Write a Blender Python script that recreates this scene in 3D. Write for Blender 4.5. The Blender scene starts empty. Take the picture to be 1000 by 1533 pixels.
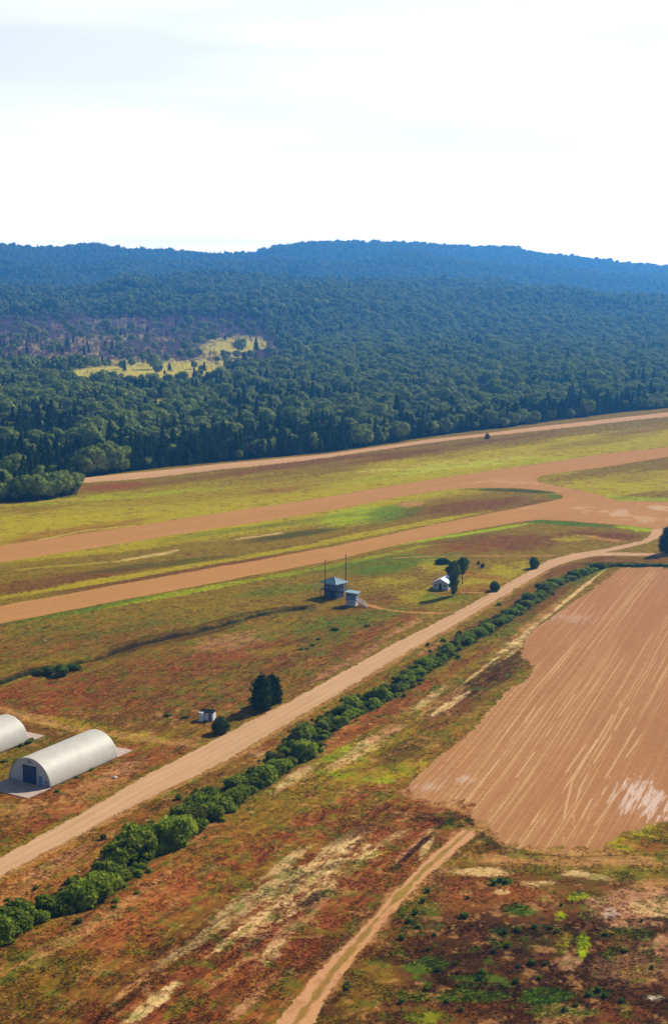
import bpy, bmesh, math, random
import numpy as np
from mathutils import Vector, Matrix, Euler
R = math.radians
scene = bpy.context.scene
COL = scene.collection

# ------------------------------------------------------------------ camera
F, YH, CX, CY, CAMH = 2200.0, 405.0, 500.0, 766.5, 100.0
PITCH = math.atan((CY - YH) / F)
cd = bpy.data.cameras.new('camera')
cam = bpy.data.objects.new('camera', cd)
COL.objects.link(cam)
cam.location = (0, 0, CAMH)
cam.rotation_euler = (math.pi / 2 - PITCH, 0, 0)
cd.sensor_fit = 'VERTICAL'; cd.sensor_height = 24.0; cd.sensor_width = 24.0
cd.lens = F / 1533.0 * 24.0
cd.clip_start = 1.0; cd.clip_end = 40000
scene.camera = cam

# ------------------------------------------------------------------ light
SUN_EL = R(35); SUN_AZ = R(43)         # azimuth clockwise from +Y (view direction)
sd = Vector((math.sin(SUN_AZ) * math.cos(SUN_EL), math.cos(SUN_AZ) * math.cos(SUN_EL), math.sin(SUN_EL)))
sl = bpy.data.lights.new('sun', 'SUN')
sl.energy = 5.0; sl.angle = R(0.5); sl.color = (1.0, 0.93, 0.82)
so = bpy.data.objects.new('sun', sl); COL.objects.link(so)
so.rotation_euler = (-sd).to_track_quat('-Z', 'Y').to_euler()
so.location = (300, 300, 600)

w = bpy.data.worlds.new('World'); scene.world = w; w.use_nodes = True
nt = w.node_tree; nt.nodes.clear()
out = nt.nodes.new('ShaderNodeOutputWorld')
sky = nt.nodes.new('ShaderNodeTexSky'); sky.sky_type = 'NISHITA'; sky.sun_disc = False
sky.sun_elevation = SUN_EL; sky.sun_rotation = SUN_AZ
sky.air_density = 1.0; sky.dust_density = 0.6; sky.ozone_density = 2.0
b1 = nt.nodes.new('ShaderNodeBackground'); b1.inputs['Strength'].default_value = 0.05
nt.links.new(sky.outputs[0], b1.inputs[0])
tc = nt.nodes.new('ShaderNodeTexCoord'); sx = nt.nodes.new('ShaderNodeSeparateXYZ')
nt.links.new(tc.outputs['Generated'], sx.inputs[0])
mp = nt.nodes.new('ShaderNodeMapping'); mp.inputs['Scale'].default_value = (2.2, 2.2, 26)
nt.links.new(tc.outputs['Generated'], mp.inputs[0])
cn = nt.nodes.new('ShaderNodeTexNoise'); cn.inputs['Scale'].default_value = 1.3; cn.inputs['Detail'].default_value = 7
nt.links.new(mp.outputs[0], cn.inputs['Vector'])
cr = nt.nodes.new('ShaderNodeMapRange'); cr.inputs[1].default_value = .3; cr.inputs[2].default_value = .62
cr.inputs[3].default_value = .76; cr.inputs[4].default_value = 1.0
nt.links.new(cn.outputs[0], cr.inputs[0])
rp = nt.nodes.new('ShaderNodeValToRGB')
e = rp.color_ramp.elements
e[0].position = 0.0; e[0].color = (1, 1, 1, 1)
e[1].position = 0.75; e[1].color = (0, 0, 0, 1)
for p, c in ((.03, .48), (.08, .20), (.20, .165), (.32, .03)):
    q = e.new(p); q.color = (c, c, c, 1)
nt.links.new(sx.outputs[2], rp.inputs[0])
mu = nt.nodes.new('ShaderNodeMath'); mu.operation = 'MULTIPLY'
nt.links.new(rp.outputs[0], mu.inputs[0]); nt.links.new(cr.outputs[0], mu.inputs[1])
mu2 = nt.nodes.new('ShaderNodeMath'); mu2.operation = 'MULTIPLY'; mu2.inputs[1].default_value = 4.6
nt.links.new(mu.outputs[0], mu2.inputs[0])
dp = nt.nodes.new('ShaderNodeVectorMath'); dp.operation = 'DOT_PRODUCT'; dp.inputs[1].default_value = (math.sin(SUN_AZ), math.cos(SUN_AZ), 0)
nt.links.new(tc.outputs['Generated'], dp.inputs[0])
gr = nt.nodes.new('ShaderNodeMapRange'); gr.inputs[1].default_value = -.5; gr.inputs[2].default_value = .6; gr.inputs[3].default_value = .12; gr.inputs[4].default_value = 1.0
nt.links.new(dp.outputs['Value'], gr.inputs[0])
mu3 = nt.nodes.new('ShaderNodeMath'); mu3.operation = 'MULTIPLY'; nt.links.new(mu2.outputs[0], mu3.inputs[0]); nt.links.new(gr.outputs[0], mu3.inputs[1]); mu2 = mu3
b2 = nt.nodes.new('ShaderNodeBackground'); b2.inputs[0].default_value = (1.0, .93, .87, 1)
nt.links.new(mu2.outputs[0], b2.inputs['Strength'])
r2 = nt.nodes.new('ShaderNodeValToRGB'); r2.color_ramp.elements[0].position = .0; r2.color_ramp.elements[0].color = (1, .84, .60, 1)
r2.color_ramp.elements[1].position = .07; r2.color_ramp.elements[1].color = (1, .93, .87, 1)
nt.links.new(sx.outputs[2], r2.inputs[0]); nt.links.new(r2.outputs[0], b2.inputs[0])
ad = nt.nodes.new('ShaderNodeAddShader')
nt.links.new(b1.outputs[0], ad.inputs[0]); nt.links.new(b2.outputs[0], ad.inputs[1])
nt.links.new(ad.outputs[0], out.inputs['Surface'])

vs = scene.view_settings
vs.view_transform = 'Standard'; vs.look = 'None'; vs.exposure = 0.26; vs.gamma = 1.0
scene.cycles.volume_bounces = 0
scene.cycles.max_bounces = 4; scene.cycles.diffuse_bounces = 2; scene.cycles.transparent_max_bounces = 4
scene.cycles.transmission_bounces = 2

# ------------------------------------------------------------------ helpers
rng = np.random.default_rng(7)
random.seed(7)
cp, sp_ = math.cos(PITCH), math.sin(PITCH)

def G(x, y, h=0.0):
    """photo position -> point on the plain (z = h)"""
    a = (x - CX) / F; b = -(y - CY) / F
    d = np.array([a, cp + b * sp_, -sp_ + b * cp])
    return d * ((CAMH - h) / -d[2]) + np.array([0, 0, CAMH])

def GA(pts):
    return np.array([G(x, y)[:2] for x, y in pts])

def hash2(ix, iy, seed):
    h = (ix.astype(np.int64) * 374761393 + iy.astype(np.int64) * 668265263 + seed * 1442695041) & 0xffffffff
    h = ((h ^ (h >> 13)) * 1274126177) & 0xffffffff
    h = (h ^ (h >> 16)) & 0xffffffff
    return h.astype(np.float64) / 4294967295.0

def vnoise(x, y, seed=0):
    ix = np.floor(x); iy = np.floor(y); fx = x - ix; fy = y - iy
    fx = fx * fx * (3 - 2 * fx); fy = fy * fy * (3 - 2 * fy)
    a = hash2(ix, iy, seed); b = hash2(ix + 1, iy, seed); c = hash2(ix, iy + 1, seed); d = hash2(ix + 1, iy + 1, seed)
    return (a * (1 - fx) + b * fx) * (1 - fy) + (c * (1 - fx) + d * fx) * fy

def fbm(x, y, seed=0, octaves=4, gain=.5):
    s = 0; a = 1; t = 0
    for k in range(octaves):
        s = s + a * vnoise(x * 2 ** k + 17.3 * k, y * 2 ** k - 9.1 * k, seed + k * 31); t += a; a *= gain
    return s / t                     # 0..1, mean .5

def ss(a, b, x):
    t = np.clip((x - a) / (b - a), 0, 1); return t * t * (3 - 2 * t)

def inside(P, poly):
    """signed distance-ish: returns boolean mask of points in polygon"""
    x, y = P[..., 0], P[..., 1]; m = np.zeros(x.shape, bool); n = len(poly)
    for i in range(n):
        x1, y1 = poly[i]; x2, y2 = poly[(i + 1) % n]
        if y1 == y2: continue
        c = ((y1 > y) != (y2 > y)) & (x < (x2 - x1) * (y - y1) / (y2 - y1) + x1)
        m ^= c
    return m

def dist_line(P, line, width=None):
    """distance to a polyline, and the interpolated width at the nearest point"""
    x, y = P[..., 0], P[..., 1]; best = np.full(x.shape, 1e9); wd = np.zeros(x.shape)
    for i in range(len(line) - 1):
        ax, ay = line[i]; bx, by = line[i + 1]; dx, dy = bx - ax, by - ay; L = dx * dx + dy * dy
        t = np.clip(((x - ax) * dx + (y - ay) * dy) / L, 0, 1)
        d = np.hypot(x - ax - t * dx, y - ay - t * dy); m = d < best
        best = np.where(m, d, best)
        if width is not None: wd = np.where(m, width[i] + t * (width[i + 1] - width[i]), wd)
    return best, wd

# ------------------------------------------------------------------ plan of the place
RUNWAY = [(-400, 877), (0, 817), (250, 780), (450, 750), (500, 742), (650, 717), (800, 695), (900, 680), (1000, 669), (1400, 612), (1400, 622),
          (1000, 684), (900, 700), (830, 709), (808, 713), (801, 718), (808, 723), (850, 731), (900, 742), (925, 750), (1000, 752), (1400, 756),
          (1400, 796), (1000, 793), (978, 796), (973, 791), (925, 786), (850, 780), (810, 778), (775, 782), (700, 795), (600, 815), (500, 839), (425, 853),
          (250, 886), (0, 933), (-400, 1008), (-400, 978), (0, 907), (250, 862), (500, 818), (550, 807), (650, 785), (750, 765), (825, 750),
          (843, 745), (838, 739), (825, 736), (775, 731), (725, 730), (675, 732), (600, 743), (500, 763), (250, 803), (0, 843), (-400, 908)]
FIELD = [(928, 850), (916, 860), (880, 887), (844, 911), (796, 944), (784, 962), (778, 983), (799, 1001), (793, 1013), (754, 1040),
         (724, 1073), (700, 1100), (676, 1118), (640, 1148), (612, 1174), (614, 1192), (648, 1198), (704, 1208), (720, 1228), (760, 1258), (800, 1268),
         (840, 1272), (904, 1266), (948, 1240), (1000, 1228), (1300, 1200), (1400, 850)]
ROAD_UP = [(-300, 1450), (0, 1284), (105, 1227), (210, 1165), (300, 1119), (400, 1067), (460, 1036), (580, 968), (670, 923), (730, 890), (820, 839), (856, 829), (910, 821),
           (940, 814), (962, 809), (972, 802), (976, 792)]
ROAD_LO = [(-300, 1485), (0, 1312), (100, 1260), (200, 1206), (300, 1157), (350, 1132), (400, 1101), (490, 1048), (640, 958), (730, 906), (820, 852), (856, 840), (880, 834), (900, 832),
           (1000, 832.5), (1400, 835), (1400, 831), (1000, 828.5), (905, 827), (940, 820), (967, 813), (985, 806), (996, 792)]
ROAD = ROAD_UP + ROAD_LO[::-1]
TRACK = [(708, 1244), (692, 1242), (640, 1286), (596, 1330), (537, 1397), (488, 1442), (455, 1480), (411, 1533), (330, 1640),
         (420, 1640), (470, 1533), (492, 1488), (533, 1431), (582, 1373), (632, 1318), (680, 1276), (712, 1250)]
FROAD = [(115, 726), (118, 719), (200, 710.5), (250, 705.5), (350, 695), (500, 681), (650, 659), (750, 648), (850, 635), (1000, 618), (1400, 575), (1400, 582),
         (1000, 624), (850, 641), (750, 652.5), (650, 664), (500, 686), (400, 697), (300, 707), (200, 718)]
W_RUN, W_FIELD, W_ROAD, W_TRACK, W_FROAD = [GA(p) for p in (RUNWAY, FIELD, ROAD, TRACK, FROAD)]
FR_LINE = GA([(-100, 744), (118, 722), (250, 708), (350, 698), (500, 683.5), (650, 661.5), (750, 650), (850, 638), (1000, 621), (1400, 579)])
EDGE = GA([(-600, 838), (0, 751), (60, 749), (116, 742), (119, 716), (200, 705), (250, 699), (350, 690), (500, 676), (560, 667), (640, 654), (700, 646), (760, 640), (850, 627), (940, 616), (1000, 610), (1400, 566)])
DITCH = GA([(-200, 1080), (0, 1023), (50, 1005), (130, 990), (200, 968), (300, 945), (360, 928), (410, 917), (450, 912)])
HEDGE_PX = [(-60, 1420), (0, 1392), (60, 1362), (120, 1345), (200, 1285), (270, 1237), (330, 1200), (390, 1163), (440, 1132), (462, 1105), (490, 1084),
            (540, 1056), (600, 1024), (640, 994), (700, 955), (745, 930), (790, 900), (830, 872), (880, 853), (908, 845)]
HEDGE = GA(HEDGE_PX)
vdir = lambda vx: np.array([(vx - CX) / F, 1.0]) / np.hypot((vx - CX) / F, 1.0)
D_ROAD, D_FIELD, D_RUN = vdir(1625), vdir(1330), vdir(2724)

# forest terrain: heights on (angle, distance)
def prof(pts, u):
    return np.interp(u, [p[0] for p in pts], [p[1] for p in pts])
RIDGE1 = [(-400, 378), (-150, 372), (0, 371), (50, 375), (100, 375), (150, 369), (190, 375), (260, 378), (320, 383), (380, 382), (420, 372), (460, 366), (520, 363), (570, 366),
          (650, 368), (750, 371), (800, 381), (880, 391), (960, 400), (1000, 401), (1400, 412)]
RIDGE2 = [(-400, 392), (0, 396), (100, 399), (200, 395), (300, 396), (420, 390), (520, 392), (610, 382), (700, 393), (800, 400), (900, 408), (1000, 414), (1400, 424)]
RIDGE3 = [(-400, 428), (0, 436), (60, 436), (150, 430), (185, 416), (250, 419), (400, 414), (560, 417), (700, 421), (800, 431), (900, 443), (1000, 450), (1400, 463)]
def terrain(X, Y):
    X = np.asarray(X, float); Y = np.asarray(Y, float)
    Ys = np.maximum(Y, 1.0)
    u = CX + F * X / Ys / 1.0                    # bearing in photo columns
    u = CX + (u - CX) * 1.0
    u = np.clip(u, -600, 1600)
    k = lambda R_, D: CAMH - (prof(R_, u) - YH) / F * D - 8
    wob = (fbm(X / 900, Y / 900, 3, 3) - .5) * 500
    D1, D2, D3 = 6300 + wob * .6, 5000 + wob, 3500 + wob * .8
    h1, h2, h3 = k(RIDGE1, 6300), k(RIDGE2, 5000), k(RIDGE3, 3500)
    H = np.zeros_like(Ys)
    H = ss(1500, 1, 2) * 0
    base = 14 * ss(2050, 2700, Ys) * 1.0
    t3 = ss(2050, D3, Ys)
    H = base * (1 - t3) + h3 * t3
    t2 = ss(D3 + 50, D3 + 450, Ys); v2 = np.minimum(h3, h2) - 22
    H = np.where(Ys > D3 + 50, h3 * (1 - t2) + v2 * t2, H)
    t2b = ss(D3 + 500, D2, Ys)
    H = np.where(Ys > D3 + 450, v2 * (1 - t2b) + h2 * t2b, H)
    v1 = np.minimum(h2, h1) - 10
    t1 = ss(D2, D2 + 350, Ys); H = np.where(Ys > D2, h2 * (1 - t1) + v1 * t1, H)
    t1b = ss(D2 + 350, D1, Ys); H = np.where(Ys > D2 + 350, v1 * (1 - t1b) + h1 * t1b, H)
    t0 = ss(D1, 8200, Ys); H = np.where(Ys > D1, h1 * (1 - t0) + 20 * t0, H)
    H = H + ss(1800, 3000, Ys) * (fbm(X / 260, Y / 260, 11, 3) - .5) * 52 * (1 - .45 * ss(3000, 5000, Ys))
    H = H + ss(1000, 1400, Ys) * (fbm(X / 150, Y / 150, 12, 2) - .5) * 6
    # plain: swells, ditch with spoil bank, embankment of the track along the forest
    P = np.stack([X, Y], -1); near = Ys < 1300
    if near.any():
        Pn = P[near]
        d, _ = dist_line(Pn, DITCH); inx = Pn[:, 0] < DITCH[-1][0] + 3
        z = (-1.0 * np.exp(-(d / 1.2) ** 2) + .5 * np.exp(-((d - 3) / 1.6) ** 2)) * inx
        d, _ = dist_line(Pn, FR_LINE)
        z = z + 1.0 * (1 - ss(4.0, 11, d))
        d, _ = dist_line(Pn, HEDGE); z = z - .7 * (1 - ss(1, 5, d)) 
        z = z + (fbm(Pn[:, 0] / 28, Pn[:, 1] / 28, 21, 3) - .5) * .5
        H[near] = H[near] + z
    return H

# ------------------------------------------------------------------ ground colour
def hx(r, g, b):
    f = lambda c: (c / 255 / 12.92) if c / 255 < .04045 else ((c / 255 + .055) / 1.055) ** 2.4
    return np.array([f(r), f(g), f(b)])
PAL = {'red': (hx(160, 84, 42), hx(118, 62, 32)), 'orange': (hx(192, 116, 54), hx(162, 90, 42)), 'brown': (hx(134, 82, 38), hx(98, 58, 28)),
       'dark': (hx(74, 46, 24), hx(48, 32, 16)), 'olive': (hx(152, 124, 32), hx(112, 90, 24)), 'yellow': (hx(186, 166, 28), hx(158, 140, 30)), 'hazy_scrub': (hx(112, 84, 100), hx(84, 64, 86)),  # purple scrub tone has the tint of distant haze mixed in
       'lime': (hx(180, 192, 20), hx(142, 160, 20)), 'green': (hx(96, 124, 26), hx(68, 92, 22)), 'dgreen': (hx(56, 78, 26), hx(38, 54, 20)),
       'sand': (hx(240, 204, 140), hx(210, 166, 102)), 'pink': (hx(214, 158, 110), hx(180, 124, 82)), 'tan': (hx(206, 152, 90), hx(176, 122, 66)),
       'gravel': (hx(212, 168, 124), hx(196, 152, 108)), 'white': (hx(236, 214, 190), hx(214, 186, 158)), 'field': (hx(182, 120, 80), hx(168, 108, 70)),
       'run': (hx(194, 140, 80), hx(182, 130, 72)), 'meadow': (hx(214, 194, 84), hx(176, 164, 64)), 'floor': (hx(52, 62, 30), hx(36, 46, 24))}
# blob: cx, cy, half length, half height, angle (deg, counter-clockwise in the photo), palette, strength, raggedness, streak 0/1/2/3
BLOBS = [
 # far strip between the forest track and the runway
 (300, 765, 520, 45, 6, 'yellow', 1, .3, 3), (760, 690, 460, 26, 9, 'yellow', 1, .3, 3), (950, 722, 150, 16, 6, 'yellow', 1, .3, 3),
 (330, 735, 260, 14, 6, 'olive', .5, .7, 3), (120, 795, 130, 8, 8, 'red', .55, .8, 3), (300, 783, 160, 6, 9, 'red', .5, .9, 3), (60, 760, 60, 8, 6, 'olive', .7, .7, 3),
 (430, 697, 240, 4.0, 8, 'brown', .65, .9, 3), (620, 677, 110, 4.5, 9, 'brown', .6, .9, 3), (740, 660, 120, 3.5, 9, 'brown', .6, .9, 3),
 (170, 728, 60, 5, 5, 'red', .8, .5, 3), (700, 695, 90, 7, 6, 'meadow', .6, .7, 3), (800, 690, 60, 6, 6, 'lime', .35, .6, 3), (640, 705, 120, 8, 8, 'lime', .35, .7, 3),
 (420, 735, 60, 4, 5, 'red', .5, .8, 3), (900, 660, 90, 6, 9, 'olive', .6, .7, 3), (960, 645, 60, 5, 8, 'brown', .5, .7, 3), (950, 715, 60, 6, 5, 'olive', .5, .8, 3),
 (560, 705, 30, 2.2, 5, 'meadow', .7, .8, 3), (190, 742, 180, 4, 5, 'lime', .4, .8, 3), (950, 747, 70, 4, -2, 'lime', .6, .5, 3),
 # island between the strips
 (250, 838, 420, 24, 7, 'olive', 1, .3, 3), (650, 768, 210, 22, 8, 'olive', 1, .3, 3), (540, 772, 70, 11, 8, 'lime', .75, .6, 3), (590, 768, 50, 10, 8, 'green', .7, .6, 3),
 (720, 757, 100, 10, 6, 'brown', .75, .6, 3), (330, 850, 190, 9, 8, 'brown', .75, .6, 3), (80, 872, 130, 12, 8, 'brown', .7, .6, 3), (430, 802, 70, 4, 8, 'dgreen', .7, .6, 3),
 (780, 735, 70, 3, -2, 'dgreen', .8, .5, 3), (830, 743, 16, 4, -10, 'green', .8, .5, 3), (250, 853, 320, 3.5, 9.5, 'yellow', .9, .5, 3), (620, 786, 140, 3, 10.5, 'yellow', .9, .5, 3),
 (120, 828, 140, 4, 6, 'yellow', .7, .6, 3), (400, 787, 140, 4, 8, 'green', .5, .6, 3), (616, 755, 18, 4, 6, 'tan', .7, .7, 3), (250, 843, 120, 5, 6, 'dgreen', .5, .6, 3), (60,900,90,3,9,'lime',.7,.6,3),
 # strip between taxiway and gravel road
 (250, 935, 400, 45, 9, 'olive', .9, .45, 3), (600, 850, 200, 36, 8, 'olive', .95, .35, 3), (760, 812, 210, 26, 4, 'olive', .9, .3, 0),
 (250, 1030, 330, 62, 10, 'brown', .8, .5, 1), (120, 960, 170, 24, 8, 'brown', .6, .6, 3), (60, 1045, 120, 32, 8, 'red', .75, .6, 1), (330, 985, 90, 16, 15, 'red', .6, .7, 1),
 (470, 975, 130, 34, 20, 'brown', .7, .6, 1), (560, 905, 90, 14, 10, 'brown', .5, .6, 1), (350, 960, 60, 12, 10, 'pink', .4, .8, 1), (480, 940, 60, 14, 10, 'green', .4, .8, 3),
 (220, 938, 180, 6, 8, 'green', .4, .8, 3), (70, 945, 60, 12, 8, 'green', .35, .8, 3), (420, 883, 70, 8, 5, 'green', .5, .7, 3), (600, 845, 90, 12, 6, 'green', .45, .7, 3), (660, 805, 90, 8, 7, 'green', .35, .8, 3),
 (540, 838, 110, 3, 12, 'lime', .45, .6, 3), (700, 799, 120, 2.5, 9, 'lime', .8, .5, 3), (300, 883, 200, 3, 10.5, 'lime', .6, .6, 3), (100, 918, 120, 3, 10.5, 'green', .7, .5, 3), (850, 784, 90, 3, -4, 'green', .9, .4, 0), (950, 792, 30, 3.5, -6, 'lime', .8, .5, 0),
 (760, 812, 90, 13, 2, 'brown', .8, .5, 0), (900, 803, 60, 8, -3, 'brown', .85, .5, 0), (860, 806, 30, 5, 4, 'yellow', .7, .7, 0), (905, 808, 36, 2.5, -5, 'tan', .7, .7, 0), (690, 822, 60, 6, 4, 'red', .35, .7, 0),
 (740, 862, 60, 14, 12, 'yellow', .8, .6, 0), (720, 862, 40, 6, -10, 'red', .5, .7, 0), (650, 845, 26, 9, 0, 'yellow', .7, .6, 0), (640, 895, 50, 14, 4, 'yellow', .7, .6, 0), (660, 893, 40, 8, 2, 'green', .6, .7, 0), (630, 905, 40, 5, 0, 'dgreen', .3, .8, 0),
 (700, 882, 40, 6, 8, 'red', .55, .6, 0), (590, 870, 50, 10, 5, 'yellow', .6, .7, 3), (575, 855, 40, 7, 5, 'green', .5, .7, 3), (540, 930, 90, 14, 12, 'green', .5, .7, 0), (500, 955, 60, 12, 30, 'green', .45, .8, 0), (585, 935, 50, 10, 25, 'red', .6, .6, 1), (600, 942, 34, 4, 25, 'pink', .7, .7, 1),
 (525, 990, 70, 6, 28, 'pink', .5, .8, 1), (440, 1010, 60, 14, 20, 'olive', .55, .7, 1), (410, 975, 40, 8, 10, 'yellow', .3, .8, 1), (300, 1030, 60, 10, 0, 'olive', .5, .8, 1), (350, 1010, 60, 12, 10, 'green', .3, .8, 1), (620, 930, 30, 5, 20, 'tan', .4, .8, 1),
 (110, 1085, 90, 9, -8, 'yellow', .55, .6, 0), (230, 1106, 90, 9, -5, 'yellow', .6, .6, 0), (40, 1070, 60, 4, -14, 'tan', .6, .6, 0), (160, 1095, 120, 3, -8, 'tan', .5, .7, 0), (290, 1112, 40, 8, 0, 'tan', .7, .6, 0), (20, 1143, 60, 12, 20, 'green', .3, .7, 0),
 # apron of bare soil round the hangars
 (110, 1180, 150, 60, 15, 'red', .75, .5, 1), (230, 1140, 90, 22, 20, 'red', .7, .6, 1), (150, 1175, 60, 18, 25, 'tan', .5, .7, 1), (185, 1150, 40, 10, 20, 'pink', .45, .7, 1), (30, 1212, 90, 14, -2, 'tan', .65, .6, 0), (30, 1240, 70, 18, 20, 'brown', .6, .6, 1),
 (110, 1212, 40, 8, -5, 'orange', .6, .6, 0), (195, 1170, 60, 8, 27, 'olive', .45, .7, 1), (60, 1228, 60, 10, 20, 'red', .6, .6, 1),
 # verge between road and hedge
 (60, 1320, 130, 34, 28, 'orange', .7, .5, 1), (30, 1330, 60, 14, 28, 'tan', .6, .7, 1), (100, 1285, 70, 9, 28, 'pink', .6, .7, 1), (200, 1230, 90, 16, 28, 'red', .6, .6, 1), (300, 1180, 90, 14, 28, 'brown', .7, .5, 1), (380, 1127, 32, 6, 3, 'sand', .85, .6, 0), (430, 1100, 90, 10, 28, 'red', .7, .5, 1),
 (560, 1030, 120, 8, 28, 'olive', .6, .6, 1), (700, 945, 120, 7, 29, 'red', .6, .6, 1), (645, 970, 30, 4, 28, 'tan', .6, .7, 1), (800, 880, 90, 6, 29, 'brown', .6, .5, 1), (860, 848, 60, 6, 15, 'brown', .7, .5, 1), (950, 838, 90, 5, -1, 'brown', .6, .5, 1), (955, 846, 90, 3.5, -1, 'dgreen', 1, .2, 0),  # last blob: shade of the ditch bank painted dark green
 # big field below the hedge
 (300, 1400, 620, 150, 32, 'red', 1, .35, 1), (180, 1400, 260, 60, 32, 'orange', .5, .8, 1), (330, 1360, 300, 40, 32, 'olive', .5, .9, 1), (250, 1440, 260, 24, 34, 'brown', .6, .8, 1), (60, 1480, 130, 60, 28, 'olive', .7, .6, 1), (60, 1500, 110, 40, 28, 'dark', .5, .7, 1), (270, 1310, 150, 18, 32, 'orange', .65, .7, 1), (420, 1215, 160, 24, 32, 'olive', .5, .7, 1),
 (40, 1440, 60, 12, 30, 'green', .55, .7, 1), (120, 1400, 90, 8, 30, 'tan', .7, .7, 1), (210, 1335, 90, 6, 32, 'tan', .6, .7, 1), (330, 1285, 60, 5, 30, 'red', .7, .7, 1), (440, 1165, 40, 8, 30, 'sand', .7, .7, 1),
 (500, 1170, 110, 26, 28, 'olive', .75, .5, 1), (560, 1125, 70, 14, 28, 'yellow', .85, .6, 1), (590, 1155, 70, 16, 10, 'yellow', .85, .6, 1), (480, 1130, 60, 9, 10, 'lime', .65, .6, 0), (540, 1165, 60, 5, -8, 'lime', .6, .6, 0), (530, 1290, 60, 9, 20, 'lime', .5, .7, 1),
 (560, 1200, 90, 12, 30, 'olive', .75, .6, 1), (620, 1100, 120, 22, 38, 'olive', .7, .5, 1), (700, 1040, 70, 22, 38, 'brown', .85, .5, 1), (740, 1010, 70, 20, 25, 'dark', .8, .5, 1), (600, 1125, 44, 14, 20, 'dark', .6, .6, 1), (760, 1030, 40, 9, 38, 'olive', .8, .5, 1),
 (560, 1075, 120, 14, 30, 'red', .8, .5, 1), (520, 1090, 60, 8, 35, 'orange', .5, .7, 1), (660, 1050, 50, 5, 30, 'tan', .6, .6, 1), (645, 1045, 36, 6, 38, 'sand', .9, .6, 1), (672, 1055, 30, 4.5, 32, 'sand', .9, .6, 1), (545, 1120, 50, 10, 30, 'sand', .75, .7, 1), (585, 1095, 30, 8, 30, 'pink', .7, .6, 1),
 (730, 985, 90, 7, 36, 'olive', .7, .5, 1), (775, 960, 44, 9, 35, 'sand', .9, .6, 1), (720, 1003, 40, 2.5, 38, 'sand', .85, .4, 1), (840, 905, 110, 2.4, 39, 'sand', .85, .4, 1), (800, 930, 60, 5, 38, 'tan', .6, .5, 1), (700, 990, 60, 6, 30, 'red', .6, .6, 1), (760, 940, 50, 6, 30, 'green', .6, .6, 1), (830, 890, 70, 9, 36, 'brown', .7, .5, 1), (880, 862, 40, 6, 25, 'green', .5, .6, 1),
 (470, 1320, 130, 22, 35, 'sand', .75, .9, 1), (400, 1330, 90, 14, 32, 'sand', .6, .9, 1), (510, 1270, 60, 12, 30, 'sand', .65, .85, 1), (520, 1290, 50, 10, 20, 'sand', .85, .7, 1), (360, 1395, 50, 7, 35, 'sand', .8, .7, 1), (405, 1425, 36, 14, 45, 'sand', .9, .6, 1), (425, 1395, 30, 10, 45, 'pink', .8, .6, 1),
 (340, 1445, 90, 10, 35, 'dark', .6, .6, 1), (475, 1345, 36, 8, 20, 'dark', .8, .5, 1), (455, 1305, 24, 7, 10, 'dark', .8, .5, 0), (510, 1295, 30, 5, 10, 'dark', .6, .5, 0), (560, 1340, 60, 12, 40, 'red', .7, .6, 1), (520, 1400, 90, 12, 42, 'dark', .7, .6, 1), (470, 1440, 70, 9, 42, 'brown', .7, .6, 1),
 (230, 1500, 66, 9, 36, 'sand', 1, .6, 1), (300, 1405, 90, 7, 34, 'sand', .7, .7, 1), (380, 1340, 60, 8, 34, 'sand', .8, .7, 1), (430, 1290, 50, 7, 34, 'sand', .7, .7, 1), (345, 1455, 40, 6, 38, 'tan', .8, .7, 1), (455, 1375, 70, 8, 40, 'pink', .6, .8, 1), (585, 1255, 40, 7, 30, 'sand', .6, .8, 1), (130, 1385, 130, 6, 30, 'tan', .6, .7, 1), (490, 1285, 70, 12, 26, 'sand', .8, .7, 1), (310, 1385, 160, 20, 34, 'dark', .35, .8, 1), (195, 1480, 40, 5, 36, 'tan', .8, .6, 1), (300, 1475, 60, 6, 36, 'orange', .8, .6, 1), (265, 1510, 60, 6, 36, 'red', .8, .6, 1), (160, 1520, 70, 9, 36, 'dark', .7, .6, 1), (370, 1505, 40, 9, 36, 'pink', .8, .7, 1), (110, 1455, 70, 20, 30, 'olive', .5, .8, 1), (390,1480,60,9,38,'tan',.5,.8,1),
 (330, 1500, 90, 12, 36, 'brown', .6, .6, 1), (630, 1260, 44, 7, 38, 'pink', .7, .7, 1), (640, 1262, 22, 6, 62, 'sand', .8, .6, 0), (610, 1225, 70, 14, 20, 'red', .7, .6, 1), (660, 1225, 60, 9, -8, 'dark', .85, .5, 0), (645, 1250, 70, 3, 42, 'dark', .8, .4, 0), (590, 1300, 90, 4, 42, 'dark', .8, .4, 0), (540, 1235, 60, 12, 25, 'dark', .5, .6, 1),
 (620, 1215, 60, 10, 0, 'brown', .6, .6, 1),
 # bottom right
 (820, 1440, 330, 150, 0, 'brown', 1, .3, 2), (860, 1440, 300, 120, 0, 'dark', .75, .8, 2), (700, 1430, 130, 60, 0, 'dark', .6, .8, 2), (700, 1330, 90, 22, 0, 'red', .6, .7, 2), (800, 1340, 50, 14, -5, 'orange', .5, .8, 2), (680, 1350, 60, 14, 0, 'orange', .35, .8, 2),
 (850, 1285, 160, 12, -3, 'tan', .5, .7, 2), (720, 1305, 40, 6, 0, 'sand', .75, .7, 2), (805, 1323, 24, 5, 0, 'sand', .9, .6, 2), (875, 1310, 34, 6, -8, 'sand', .8, .7, 2), (665, 1303, 24, 5, 20, 'pink', .7, .7, 2), (750, 1335, 12, 4, 0, 'sand', .7, .6, 0),
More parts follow.
